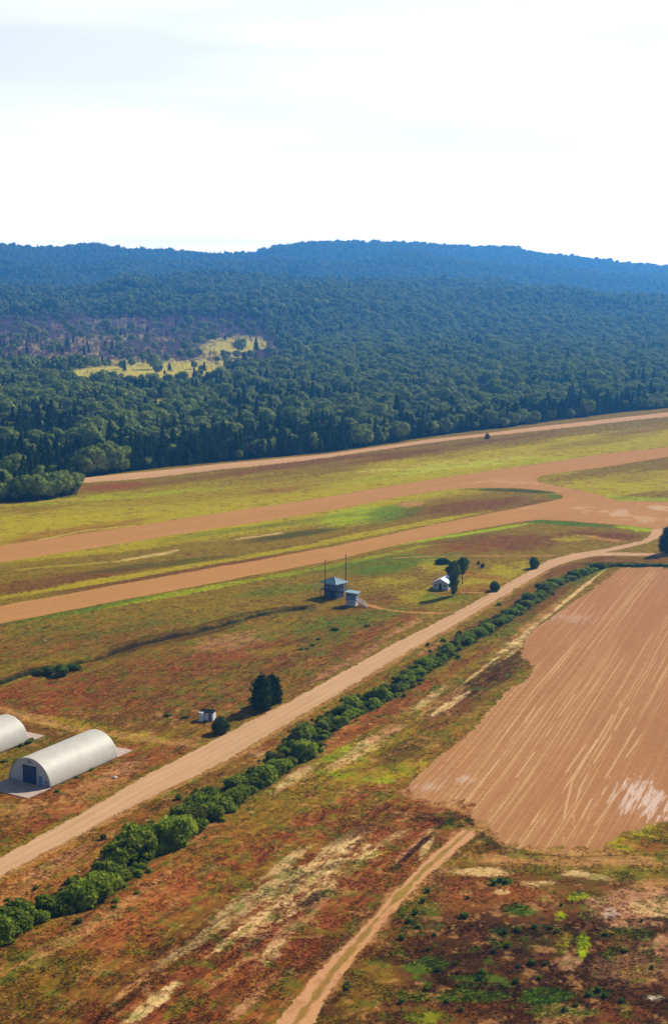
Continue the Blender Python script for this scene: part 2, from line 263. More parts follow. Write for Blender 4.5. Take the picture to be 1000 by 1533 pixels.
 (950, 1355, 80, 26, 0, 'pink', .75, .7, 2), (915, 1370, 14, 9, 0, 'white', .8, .6, 0), (985, 1360, 40, 14, 0, 'sand', .5, .8, 2), (975, 1325, 40, 8, 0, 'tan', .6, .7, 2), (850, 1440, 22, 12, 0, 'pink', .7, .7, 0), (995, 1415, 14, 16, 0, 'pink', .8, .7, 0), (980, 1495, 14, 6, 0, 'white', .8, .6, 0),
 (850, 1520, 40, 18, 0, 'tan', .6, .7, 0), (920, 1520, 60, 16, 0, 'red', .4, .8, 0), (720, 1255, 24, 12, 30, 'dark', .7, .6, 0), (745, 1270, 24, 10, -30, 'dark', .7, .6, 0),
 (872, 1417, 11, 19, 0, 'lime', 1, .35, 0), (845, 1410, 18, 14, 0, 'yellow', .85, .6, 0), (866, 1342, 18, 9, 0, 'lime', .75, .5, 0), (838, 1370, 9, 8, 0, 'lime', .7, .5, 0), (960, 1240, 24, 13, 0, 'yellow', .9, .6, 0), (925, 1265, 40, 10, 0, 'yellow', .7, .6, 2), (785, 1275, 50, 6, -3, 'olive', .7, .6, 2), (980, 1265, 36, 12, 0, 'red', .6, .6, 2),
 (750, 1320, 22, 7, 0, 'green', .9, .5, 0), (782, 1363, 26, 8, 0, 'green', .8, .5, 0), (730, 1350, 90, 8, 0, 'dgreen', .2, .8, 0), (818, 1490, 36, 12, 0, 'green', .95, .4, 0), (560, 845, 120, 10, 6, 'green', .5, .7, 3), (700, 1492, 60, 9, 0, 'green', .7, .6, 2), (715, 1467, 36, 8, 0, 'green', .7, .6, 2), (632, 1445, 30, 14, 10, 'green', .65, .7, 2), (620, 1490, 30, 8, 0, 'green', .7, .6, 2), (640, 1520, 30, 10, 0, 'lime', .4, .7, 2),
 (850, 1515, 50, 9, 0, 'green', .7, .6, 0), (895, 1485, 22, 8, 0, 'dgreen', .8, .6, 0), (960, 1455, 36, 12, 0, 'olive', .6, .7, 0), (630, 1350, 36, 26, 45, 'green', .6, .7, 0), (610, 1390, 26, 10, 30, 'dgreen', .6, .7, 0), (700, 1471, 60, 2, -1, 'dark', .9, .3, 0), (985, 1377, 20, 3.5, 0, 'dark', .9, .4, 0), (940, 1400, 40, 10, 0, 'green', .4, .8, 2),
 (930, 1310, 60, 12, 5, 'green', .35, .8, 2), (560, 1480, 60, 30, 40, 'olive', .6, .7, 1), (570, 1500, 40, 20, 0, 'brown', .6, .7, 1), (800, 1400, 60, 20, 0, 'dgreen', .3, .8, 2), (960, 1440, 60, 30, 0, 'pink', .3, .9, 2),
 # clearings in the woods
 (120, 505, 300, 45, 0, 'hazy_scrub', .95, .5, 0), (225, 555, 150, 17, 3, 'meadow', 1, .6, 0), (110, 545, 110, 12, 0, 'meadow', .7, .8, 0), (350, 520, 56, 13, 3, 'meadow', 1, .35, 0), (242, 603, 36, 7, -3, 'meadow', 1, .3, 0), (150, 512, 170, 16, 0, 'meadow', .5, .9, 0), (675, 528, 30, 8, 0, 'meadow', .8, .7, 0), (640, 575, 60, 14, 10, 'meadow', .6, .8, 0), (300,562,30,4,0,'tan',.6,.6,0), (110,570,10,3,0,'sand',.8,.5,0),
]
PATHS = [  # narrow bare paths: points, half width (m), palette, strength
 ([(545, 903), (570, 911), (610, 916), (655, 918), (690, 915)], .9, 'tan', .9),
 ([(590, 836), (640, 833.5), (700, 832.5), (830, 832)], .55, 'tan', .9),
 ([(690, 886.5), (730, 888), (760, 889)], .8, 'tan', .8),
 ([(30, 853), (90, 848), (170, 842), (250, 829)], 1.1, 'meadow', .45),
 ([(190, 838), (255, 826), (265, 823)], 1.4, 'sand', .5), ([(355, 807), (385, 803), (420, 798)], 1.2, 'sand', .5),
 ([(0, 1060), (40, 1076), (110, 1092), (200, 1105), (310, 1118)], 1.0, 'tan', .55),
 ([(60, 808), (130, 794), (200, 786)], .7, 'meadow', .7),
 ([(0, 756), (60, 751), (125, 748)], .9, 'tan', .8),
 ([(450, 912), (470, 905)], .7, 'dark', .8),
 ([(700, 1245), (632, 1305), (565, 1375), (510, 1440), (440, 1533), (370, 1640)], 1.9, 'tan', .65),
 ([(612, 1186), (650, 1200), (704, 1212), (722, 1232), (760, 1262), (840, 1277), (904, 1272)], 1.6, 'tan', .7), ([(740, 1285), (840, 1292), (930, 1290), (1000, 1296)], 1.3, 'tan', .45), ([(760, 1276), (860, 1283), (1000, 1280)], .35, 'dark', .5),
 ([(-300, 1488), (0, 1314), (100, 1262), (200, 1208), (350, 1134), (490, 1050), (640, 960), (730, 908), (820, 854)], .9, 'tan', .5), ([(-300, 1448), (0, 1282), (105, 1225), (300, 1117), (460, 1034), (580, 966), (730, 888), (820, 837)], .8, 'olive', .6)]

def blob_mats():
    res = []
    for (x, y, a, b, ang, pal, st, rag, streak) in BLOBS:
        c = G(x, y)[:2]; t = R(ang)
        def ax(dx, dy):
            p = G(x + dx * .25, y - dy * .25)[:2] - G(x - dx * .25, y + dy * .25)[:2]
            return p * 2
        u_ = ax(a * math.cos(t), a * math.sin(t)); v_ = ax(-b * math.sin(t), b * math.cos(t))
        M = np.linalg.inv(np.stack([u_, v_], 1))
        r = max(np.abs(u_).max() + np.abs(v_).max(), 1) * 1.5
        res.append((c, M, r, pal, st, rag, streak))
    return res
BM = blob_mats()

def rot(X, Y, d):
    return X * d[0] + Y * d[1], -X * d[1] + Y * d[0]

def ground_color(X, Y):
    n = X.shape[0]
    fine = fbm(X / .9, Y / .9, 5, 4, .65)
    med = fbm(X / 5.5, Y / 5.5, 51, 4, .6)
    S, T = rot(X, Y, D_ROAD); st1 = fbm(S / 11, T / 1.6, 61, 5, .62)
    S3, T3 = rot(X, Y, D_RUN); st3 = fbm(S3 / 40, T3 / 7, 71, 5, .62)
    st2 = fbm(X / 9, Y / 5, 81, 5, .62)
    NZ = {0: med, 1: st1, 2: st2, 3: st3}
    def colr(pal, ix=slice(None)):
        a, b = PAL[pal]; k = np.clip((fine[ix] - .5) * 2.4 + .5, 0, 1)[:, None]
        return a * k + b * (1 - k)
    C = colr('olive')
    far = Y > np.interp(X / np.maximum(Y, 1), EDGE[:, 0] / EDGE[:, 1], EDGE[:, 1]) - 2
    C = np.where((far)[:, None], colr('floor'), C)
    for (c, M, r, pal, st, rag, streak) in BM:
        ix = np.nonzero((np.abs(X - c[0]) < r) & (np.abs(Y - c[1]) < r))[0]
        if not len(ix): continue
        dx = X[ix] - c[0]; dy = Y[ix] - c[1]
        a = M[0, 0] * dx + M[0, 1] * dy; b = M[1, 0] * dx + M[1, 1] * dy
        q = np.sqrt(a * a + b * b)
        nz = (NZ[streak][ix] - .5) * 4.2 + (fine[ix] - .5) * 2.4
        m = ss(-.32, .32, (1 - q) * (1.25 - .5 * rag) + nz * (.22 + rag * .55) * .62 - .12 * rag) * (1 - ss(1.25, 1.5, q)) * st
        m = m[:, None]
        C[ix] = C[ix] * (1 - m) + colr(pal, ix) * m
    # overall mottling of vegetation
    sf = fbm(S / 7 + 40, T / 1.1, 141, 5, .7); q0 = G(668, 1285); nf = (Y < 420) * (.12 + .88 * ss(-3, 3, T - (-q0[0] * D_ROAD[1] + q0[1] * D_ROAD[0]) + 4))
    g = (ss(.53, .70, sf) * .6 * nf)[:, None]; C = C * (1 - g) + colr('olive') * g
    sf = fbm(S / 5 - 90, T / .8, 143, 5, .75)
    g = (ss(.54, .70, sf) * .6 * nf)[:, None]; C = C * (1 - g) + colr('dark') * g
    sf = fbm(S / 6 + 190, T / .9, 145, 5, .75)
    g = (ss(.58, .72, sf) * .55 * nf)[:, None]; C = C * (1 - g) + colr('orange') * g
    g = (ss(.56, .70, fbm(X / 3.1, Y / 3.1, 91, 4, .6)) * .45 * (Y < 430))[:, None]
    C = C * (1 - g) + colr('green') * g
    g = (ss(.57, .72, fbm(X / 4.3 + 50, Y / 2.6, 95, 4, .65)) * .5)[:, None]
    C = C * (1 - g) + colr('brown') * g
    g = (ss(.60, .74, fbm(X / 2.0 - 70, Y / 2.0, 97, 4, .65)) * .5 * (Y < 330))[:, None]
    C = C * (1 - g) + colr('tan') * g
    P = np.stack([X, Y], -1)
    d, _ = dist_line(P, DITCH)
    m = ((1 - ss(1.0, 2.0, d + (med - .5) * 3)) * .95)[:, None]; dk = ss(-95, -75, X)[:, None] * .6; C = C * (1 - m) + (colr('dgreen') * (1 - dk) + hx(48, 34, 22) * dk) * m
    m = ((1 - ss(.8, 2.5, np.abs(d - 3) + (st3 - .5) * 6)) * .55 * (X > -60))[:, None]; C = C * (1 - m) + colr('dark') * m
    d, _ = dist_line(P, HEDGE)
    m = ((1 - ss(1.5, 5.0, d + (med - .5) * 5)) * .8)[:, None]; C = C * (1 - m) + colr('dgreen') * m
    for pts, hw, pal, st in PATHS:
        d, _ = dist_line(P, GA(pts))
        m = ((1 - ss(hw * .6, hw * 1.5, d + (med - .5) * hw * 2.2)) * st)[:, None]; C = C * (1 - m) + colr(pal) * m
    # pavements, tilled field and tracks (also given to the sheets laid on the ground)
    cls = np.zeros(n, np.uint8)
    jx = (fbm(X / 2.2, Y / 2.2, 101, 5, .75) - .5) * 1.3; jy = (fbm(X / 2.2 + 31, Y / 2.2, 103, 5, .75) - .5) * 1.3
    for k, (poly, pal, jit, blur) in enumerate(((W_RUN, 'run', 1.2, 0), (W_FIELD, 'field', 2.2, 0), (W_TRACK, 'tan', 1.0, 0), (W_FROAD, 'gravel', 2.0, 0), (W_ROAD, 'gravel', 1.3, 0)), 1):
        PJ = np.stack([X + jx * jit, Y + jy * jit], -1)
        if k == 2:
            q = (fbm(S / 9, T / 2.2, 105, 4, .6) - .5) * 9; PJ = PJ + q[:, None] * np.array([.35, 1.0])
        m = inside(PJ, poly)
        cls[m] = k
    m = cls == 1
    if m.any():
        s, t = S3[m], T3[m]; k = fbm(s / 60, t / 3, 111, 4, .6)[:, None]; fn = fine[m][:, None]
        c = PAL['run'][0] * k + PAL['run'][1] * (1 - k); c = c * (.88 + .24 * fn)
        wp = np.zeros((m.sum(), 1))
        for (x, y, a, b, sc) in ((925, 765, 26, 8, .7), (985, 763, 16, 5, .8), (960, 776, 30, 4, .5), (770, 722, 60, 3, .3), (850, 760, 90, 2.0, .4), (985, 777, 30, 3, .35)):
            cc = G(x, y)[:2]; ca = abs(G(x + a, y)[0] - cc[0]); cb = abs(G(x, y - b)[1] - cc[1])
            q = np.hypot((X[m] - cc[0]) / ca, (Y[m] - cc[1]) / cb)
            wp = np.maximum(wp, (sc * ss(.1, .5, (1 - q) * .6 + (fbm(X[m] / 7, Y[m] / 9, 113, 4, .6) - .5) * 3.0))[:, None])
        c = c * (1 - wp * .6) + hx(226, 190, 150) * wp * .6
        C[m] = c
    m = cls == 2
    if m.any():
        s, t = rot(X[m], Y[m], D_FIELD)
        tw = t + 1.3 * (fbm(s / 120, t / 60, 121, 2) - .5) * 4
        k = fbm(s / 110, tw / .42, 123, 4, .85)
        l = ss(.50, .74, k) * .75 + .12 * fbm(s / 90, tw / 6, 124, 3)
        big = fbm(s / 70, tw / 9, 125, 3)
        l = np.clip(l * (.35 + 1.3 * ss(.35, .65, big)), 0, 1)[:, None]
        c = hx(174, 120, 74) * (1 - l) + hx(206, 160, 108) * l
        c = c * (.86 + .28 * fine[m][:, None])
        # wheel tracks
        for pts in ([(843, 1268), (845, 1215), (856, 1170), (880, 1130), (930, 1050)], [(856, 1268), (858, 1220), (868, 1180), (890, 1140), (940, 1060)],
                    [(862, 1266), (885, 1215), (915, 1165), (960, 1100)], [(850, 1266), (880, 1205), (915, 1150), (950, 1090)], [(868, 1266), (905, 1215), (940, 1165)],
                    [(700, 1200), (760, 1120), (800, 1060)], [(735, 1215), (790, 1140), (860, 1040)], [(795, 1235), (830, 1180), (880, 1110)], [(812, 1235), (845, 1180), (895, 1105)]):
            d, _ = dist_line(P[m], GA(pts))
            mm = ((1 - ss(.12, .34, d)) * .55 * ss(.35, .55, fbm(s / 8, tw / 2, 127, 3)))[:, None]
            c = c * (1 - mm) + hx(228, 182, 132) * mm
        wp = np.zeros((m.sum(), 1))
        for (x, y, a, b, sc) in ((965, 1200, 42, 42, .95), (940, 1205, 28, 18, .6), (985, 1190, 22, 16, .9), (960, 1172, 26, 6, .6), (700, 1168, 26, 7, .5), (640, 1178, 30, 10, .4), (850, 925, 50, 10, .3)):
            cc = G(x, y)[:2]; ca = abs(G(x + a, y)[0] - cc[0]); cb = abs(G(x, y - b)[1] - cc[1])
            q = np.hypot((X[m] - cc[0]) / ca, (Y[m] - cc[1]) / cb)
            wp = np.maximum(wp, (sc * ss(.15, .55, (1 - q) * .7 + (fbm(s / 9, tw / .8, 129, 5, .75) - .5) * 2.4))[:, None])
        c = c * (1 - wp * .7) + hx(232, 206, 186) * wp * .7
        # headland: disturbed olive edge along the near side
        C[m] = c
    for kk in (3, 4, 5):
        m = cls == kk
        if not m.any(): continue
        line = {3: GA([(700, 1245), (632, 1305), (565, 1375), (510, 1440), (440, 1533), (370, 1640)]), 4: FR_LINE,
                5: GA([(-300, 1467), (0, 1298), (105, 1243), (205, 1185), (300, 1138), (400, 1083), (480, 1037), (610, 962), (700, 914), (820, 845), (880, 829), (940, 817), (980, 800)])}[kk]
        d, _ = dist_line(P[m], line)
        lane = .5 + .5 * np.cos(d * 3.0)
        k = fbm(S[m] / 14, T[m] / .8, 131, 4, .6)[:, None]
        c = PAL['gravel'][0] * k + PAL['gravel'][1] * (1 - k)
        c = c * (.90 + .08 * lane[:, None] + .10 * fine[m][:, None])
        if kk == 3:
            c = PAL['tan'][0] * k + hx(206, 152, 112) * (1 - k)
            g = ((1 - ss(.25, .8, d + (med[m] - .5) * 2)) * .75 * (Y[m] < 275))[:, None]
            c = c * (1 - g) + colr('olive')[m] * g
            g = (ss(.5, .7, fine[m]) * .35 * (Y[m] < 220))[:, None]; c = c * (1 - g) + colr('red')[m] * g
        if kk == 4: c = c * .25 + hx(206, 158, 108) * .75 
        C[m] = c
    return np.clip(C, 0, 1), cls

# ------------------------------------------------------------------ materials
def newmat(name):
    m = bpy.data.materials.new(name); m.use_nodes = True
    t = m.node_tree; p = t.nodes['Principled BSDF']; p.inputs['Specular IOR Level'].default_value = .15
    return m, t, p

def mat_plain(name, color, rough=.7, metal=0.0, noise=.12, scale=3.0, spec=.3, bump=0.0):
    m, t, p = newmat(name)
    p.inputs['Roughness'].default_value = rough; p.inputs['Metallic'].default_value = metal
    p.inputs['Specular IOR Level'].default_value = spec
    tc = t.nodes.new('ShaderNodeTexCoord'); n = t.nodes.new('ShaderNodeTexNoise')
    n.inputs['Scale'].default_value = scale; n.inputs['Detail'].default_value = 5
    t.links.new(tc.outputs['Object'], n.inputs['Vector'])
    mr = t.nodes.new('ShaderNodeMapRange'); mr.inputs[1].default_value = .3; mr.inputs[2].default_value = .7
    mr.inputs[3].default_value = 1 - noise; mr.inputs[4].default_value = 1 + noise
    t.links.new(n.outputs[0], mr.inputs[0])
    mx = t.nodes.new('ShaderNodeVectorMath'); mx.operation = 'SCALE'; mx.inputs[0].default_value = color[:3]
    t.links.new(mr.outputs[0], mx.inputs['Scale']); t.links.new(mx.outputs[0], p.inputs['Base Color'])
    if bump:
        b = t.nodes.new('ShaderNodeBump'); b.inputs['Strength'].default_value = bump; b.inputs['Distance'].default_value = .05
        t.links.new(n.outputs[0], b.inputs['Height']); t.links.new(b.outputs[0], p.inputs['Normal'])
    return m

def mat_ground(name, amp, scale, bump):
    m, t, p = newmat(name)
    p.inputs['Roughness'].default_value = 1; p.inputs['Specular IOR Level'].default_value = 0
    at = t.nodes.new('ShaderNodeAttribute'); at.attribute_name = 'soil'
    g = t.nodes.new('ShaderNodeNewGeometry')
    n = t.nodes.new('ShaderNodeTexNoise'); n.inputs['Scale'].default_value = scale; n.inputs['Detail'].default_value = 6; n.inputs['Roughness'].default_value = .7
    t.links.new(g.outputs['Position'], n.inputs['Vector'])
    mr = t.nodes.new('ShaderNodeMapRange'); mr.inputs[1].default_value = .33; mr.inputs[2].default_value = .67
    mr.inputs[3].default_value = 1 - amp; mr.inputs[4].default_value = 1 + amp
    t.links.new(n.outputs[0], mr.inputs[0])
    mx = t.nodes.new('ShaderNodeVectorMath'); mx.operation = 'SCALE'
    t.links.new(at.outputs['Color'], mx.inputs[0]); t.links.new(mr.outputs[0], mx.inputs['Scale'])
    t.links.new(mx.outputs[0], p.inputs['Base Color'])
    b = t.nodes.new('ShaderNodeBump'); b.inputs['Strength'].default_value = bump; b.inputs['Distance'].default_value = .25
    t.links.new(n.outputs[0], b.inputs['Height']); t.links.new(b.outputs[0], p.inputs['Normal'])
    return m

def mat_leaf(name, ca, cb, cc, trans=.25, scale=.35):
    """ca/cb mixed per tree, cc clumps inside the crown"""
    m, t, p = newmat(name)
    t.nodes.remove(p); o = [n for n in t.nodes if n.type == 'OUTPUT_MATERIAL'][0]
    oi = t.nodes.new('ShaderNodeObjectInfo')
    mx = t.nodes.new('ShaderNodeMix'); mx.data_type = 'RGBA'
    mx.inputs[6].default_value = (*ca, 1); mx.inputs[7].default_value = (*cb, 1)
    t.links.new(oi.outputs['Random'], mx.inputs[0])
    g = t.nodes.new('ShaderNodeNewGeometry'); n = t.nodes.new('ShaderNodeTexNoise'); n.inputs['Scale'].default_value = scale; n.inputs['Detail'].default_value = 4
    t.links.new(g.outputs['Position'], n.inputs['Vector'])
    mr = t.nodes.new('ShaderNodeMapRange'); mr.inputs[1].default_value = .4; mr.inputs[2].default_value = .65; mr.inputs[4].default_value = .7
    t.links.new(n.outputs[0], mr.inputs[0])
    m2 = t.nodes.new('ShaderNodeMix'); m2.data_type = 'RGBA'; m2.inputs[7].default_value = (*cc, 1)
    t.links.new(mr.outputs[0], m2.inputs[0]); t.links.new(mx.outputs[2], m2.inputs[6])
    d = t.nodes.new('ShaderNodeBsdfDiffuse'); tr = t.nodes.new('ShaderNodeBsdfTranslucent'); ms = t.nodes.new('ShaderNodeMixShader')
    ms.inputs[0].default_value = trans
    t.links.new(m2.outputs[2], d.inputs[0]); t.links.new(m2.outputs[2], tr.inputs[0])
    t.links.new(d.outputs[0], ms.inputs[1]); t.links.new(tr.outputs[0], ms.inputs[2]); t.links.new(ms.outputs[0], o.inputs['Surface'])
    return m

M_GROUND = mat_ground('dry_grass_and_soil', .30, 1.6, .5)
M_SMOOTH = mat_ground('packed_gravel', .07, 2.5, .12)
M_FIELD = mat_ground('tilled_soil', .08, 1.8, .2)
M_DEC = mat_leaf('broad_leaves', (.09, .15, .03), (.25, .30, .06), (.42, .46, .12), .25)
M_PINE = mat_leaf('pine_needles', (.022, .052, .014), (.038, .075, .018), (.06, .095, .02), .12)
M_RUST = mat_leaf('autumn_leaves', (.16, .04, .02), (.13, .05, .025), (.2, .07, .03), .2)
M_HEDGE = mat_leaf('shrub_leaves', (.09, .14, .016), (.20, .26, .022), (.38, .42, .035), .35, .6)
M_HEDGE2 = mat_leaf('olive_shrub_leaves', (.13, .14, .025), (.16, .17, .03), (.22, .21, .04), .25, .6)
M_BARK = mat_plain('bark', (.09, .065, .045), .95, noise=.3, scale=2)
M_DEAD = mat_plain('haze_tinted_wood', (.30, .20, .25), .95, noise=.25, scale=1)  # purple tint of the distant haze mixed into the wood colour

# ------------------------------------------------------------------ object helpers
def mesh_np(name, V, Fc, mats=None, midx=None, smooth=False):
    """V (n,3); Fc list of arrays of quads/tris (m,k)"""
    me = bpy.data.meshes.new(name)
    V = np.asarray(V, np.float32)
    if not isinstance(Fc, list): Fc = [Fc]
    Fc = [np.asarray(f, np.int32) for f in Fc if len(f)]
    loops = np.concatenate([f.ravel() for f in Fc]) if Fc else np.zeros(0, np.int32)
    tot = np.concatenate([np.full(len(f), f.shape[1], np.int32) for f in Fc])
    start = np.concatenate([[0], np.cumsum(tot)[:-1]]).astype(np.int32)
    me.vertices.add(len(V)); me.vertices.foreach_set('co', V.ravel())
    me.loops.add(len(loops)); me.loops.foreach_set('vertex_index', loops)
    me.polygons.add(len(tot)); me.polygons.foreach_set('loop_start', start); me.polygons.foreach_set('loop_total', tot)
    for m in (mats or []): me.materials.append(m)
    if midx is not None: me.polygons.foreach_set('material_index', np.asarray(midx, np.int32))
    if smooth: me.polygons.foreach_set('use_smooth', np.ones(len(tot), bool))
    me.update(calc_edges=True)
    return me

def link(name, data, parent=None, loc=None, rz=0, scale=None):
    o = bpy.data.objects.new(name, data); COL.objects.link(o)
    if parent: o.parent = parent
    if loc is not None: o.location = loc
    o.rotation_euler = (0, 0, rz)
    if scale is not None: o.scale = (scale,) * 3 if np.isscalar(scale) else scale
    return o

def tag(o, label=None, cat=None, group=None, kind=None):
    if label: o['label'] = label
    if cat: o['category'] = cat
    if group: o['group'] = group
    if kind: o['kind'] = kind
    return o

class MB:
    def __init__(s): s.bm = bmesh.new()
    def box(s, c, d, rz=0, rx=0, ry=0, taper=1):
        m = Matrix.Translation(c) @ Euler((rx, ry, rz)).to_matrix().to_4x4() @ Matrix.Diagonal((d[0], d[1], d[2], 1))
        bmesh.ops.create_cube(s.bm, size=1, matrix=m); return s
    def cyl(s, a, b, r, r2=None, n=10):
        a = Vector(a); b = Vector(b); v = b - a
        m = Matrix.Translation((a + b) / 2) @ v.to_track_quat('Z', 'Y').to_matrix().to_4x4()
        bmesh.ops.create_cone(s.bm, segments=n, cap_ends=True, radius1=r, radius2=r if r2 is None else r2, depth=v.length, matrix=m); return s
    def poly(s, pts, thick=None):
        vs_ = [s.bm.verts.new(p) for p in pts]; f = s.bm.faces.new(vs_)
        if thick:
            r = bmesh.ops.extrude_face_region(s.bm, geom=[f]); 
            bmesh.ops.translate(s.bm, verts=[v for v in r['geom'] if isinstance(v, bmesh.types.BMVert)], vec=thick)
        return s
    def build(s, name, mat, parent=None, smooth=False):
        bmesh.ops.recalc_face_normals(s.bm, faces=s.bm.faces)
        me = bpy.data.meshes.new(name); s.bm.to_mesh(me); s.bm.free(); me.materials.append(mat)
        if smooth: me.polygons.foreach_set('use_smooth', np.ones(len(me.polygons), bool))
        return link(name, me, parent)

# ------------------------------------------------------------------ ground sheet
def build_ground():
    # rows follow equal steps of viewing angle so near soil is finely divided
    pv = np.concatenate([np.arange(1620, 960, -1.0), np.arange(960, 560, -.5), np.arange(560, 470, -2.0), np.arange(470, 440, -1.5)])
    Yr = np.array([G(500, v)[1] for v in pv])
    Yr = np.concatenate([[-60, 20, 80, 120, 140, 150], Yr, np.arange(Yr[-1] + 60, 8200, 45)])
    Yr = np.unique(Yr)
    tcol = np.concatenate([np.linspace(-1.0, -.285, 24)[:-1], np.arange(-.285, .285, 1 / F), np.linspace(.285, 1.0, 24)])
    nr, nc = len(Yr), len(tcol)
    g = np.maximum(Yr, 130)
    X = (tcol[None, :] * g[:, None]); Y = np.repeat(Yr[:, None], nc, 1)
    X = np.clip(X, -5200, 5200)
    Z = terrain(X.ravel(), Y.ravel())
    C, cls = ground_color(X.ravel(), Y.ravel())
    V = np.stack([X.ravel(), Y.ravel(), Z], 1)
    i = np.arange(nr - 1)[:, None] * nc + np.arange(nc - 1)[None, :]
    Q = np.stack([i, i + 1, i + nc + 1, i + nc], -1).reshape(-1, 4)
    def mk(name, V, Q, C, mat, kind='structure'):
        me = mesh_np(name, V, Q, [mat], smooth=True)
        a = me.color_attributes.new('soil', 'FLOAT_COLOR', 'POINT')
        a.data.foreach_set('color', np.concatenate([C, np.ones((len(C), 1))], 1).astype(np.float32).ravel())
        o = link(name, me); o['kind'] = kind; return o
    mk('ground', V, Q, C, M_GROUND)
    for k, name, mat in ((1, 'runway', M_SMOOTH), (2, 'tilled_field', M_FIELD), (3, 'dirt_track', M_SMOOTH), (4, 'forest_road', M_SMOOTH), (5, 'gravel_road', M_SMOOTH)):
        f = Q[(cls[Q] == k).all(1)]
        if not len(f): continue
        us, inv = np.unique(f.ravel(), return_inverse=True)
        V2 = V[us].copy(); V2[:, 2] += .03
        mk(name, V2, inv.reshape(-1, 4), C[us], mat)
build_ground()
def gz(x, y): return float(terrain(np.array([x]), np.array([y]))[0])
def at(px, py):
    p = G(px, py); return Vector((p[0], p[1], gz(p[0], p[1])))

# ------------------------------------------------------------------ foliage meshes
def ico(sub):
    bm = bmesh.new(); bmesh.ops.create_icosphere(bm, subdivisions=sub, radius=1)
    V = np.array([v.co[:] for v in bm.verts]); Fc = np.array([[v.index for v in f.verts] for f in bm.faces]); bm.free(); return V, Fc
ICO2, ICO1 = ico(2), ico(1)

def quads(P, N, size, r, flat=.5):
    """leaf clumps: quads at P facing roughly N"""
    n = len(P); D = N * flat + r.normal(size=(n, 3)) * (1 - flat * .6); D /= np.linalg.norm(D, axis=1)[:, None] + 1e-9
    A = np.cross(D, r.normal(size=(n, 3))); A /= np.linalg.norm(A, axis=1)[:, None] + 1e-9; B = np.cross(D, A)
    s = (size * r.uniform(.6, 1.35, n))[:, None]
    V = np.stack([P - A * s, P - B * s * .7, P + A * s, P + B * s * .7], 1).reshape(-1, 3)
    return V, np.arange(n * 4).reshape(-1, 4)

def crown(name, lobes, leaf, nleaf, mat, seed, core=.80, rough=.22, flat=.72, spread=1.08):
    r = np.random.default_rng(seed); VV = []; FT = []; FQ = []; off = 0
    area = sum(l[3] ** 2 for l in lobes)
    for (x, y, z, rad, sq) in lobes:
        V, Fc = ICO2; v = V.copy()
        d = 1 + (r.random(len(v)) - .5) * rough
        v = v * d[:, None] * rad * core; v[:, 2] *= sq; v += (x, y, z)
        VV.append(v); FT.append(Fc + off); off += len(v)
        m = int(nleaf * rad ** 2 / area)
        N = r.normal(size=(m, 3)); N /= np.linalg.norm(N, axis=1)[:, None]
        P = N * rad * r.uniform(core * .95, spread, m)[:, None]; P[:, 2] *= sq; P += (x, y, z)
        q, f = quads(P, N, leaf, r, flat); VV.append(q); FQ.append(f + off); off += len(q)
    V = np.concatenate(VV); V[:, 2] = np.maximum(V[:, 2], .02)
    return mesh_np(name, V, [np.concatenate(FT), np.concatenate(FQ)], [mat])

def trunk(name, h, r0, limbs, seed, mat=None):
    r = random.Random(seed); b = MB(); p = Vector((0, 0, -.3)); n = 4
    for k in range(n):
        q = Vector((p.x + r.uniform(-.03, .03) * h, p.y + r.uniform(-.03, .03) * h, h * (k + 1) / n))
        b.cyl(p, q, r0 * (1 - .75 * k / n), r0 * (1 - .75 * (k + 1) / n), 7); p = q
    for k in range(limbs):
        z = h * r.uniform(.4, .9); a = r.uniform(0, 6.28); L = h * r.uniform(.25, .42)
        b.cyl((0, 0, z), (math.cos(a) * L, math.sin(a) * L, z + L * .8), r0 * .35, r0 * .1, 5)
    bm = b.bm; me = bpy.data.meshes.new(name); bm.to_mesh(me); bm.free(); me.materials.append(mat or M_BARK); return me

def decid_mesh(seed, mat=None, leaf=.42, nl=900):
    r = np.random.default_rng(seed); L = [(0, 0, 4.9, 3.9, .95)]
    for k in range(9):
        a = k * 2.4 + r.uniform(-.4, .4); el = r.uniform(-.25, 1.15); d = 3.1 * r.uniform(.85, 1.1)
        L.append((d * math.cos(a) * math.cos(el), d * math.sin(a) * math.cos(el), 4.7 + d * math.sin(el) * 1.05, r.uniform(1.5, 2.3), r.uniform(.8, .95)))
    return crown('crown', L, leaf, nl, mat or M_DEC, seed, core=.88, rough=.25, flat=.8, spread=1.14)

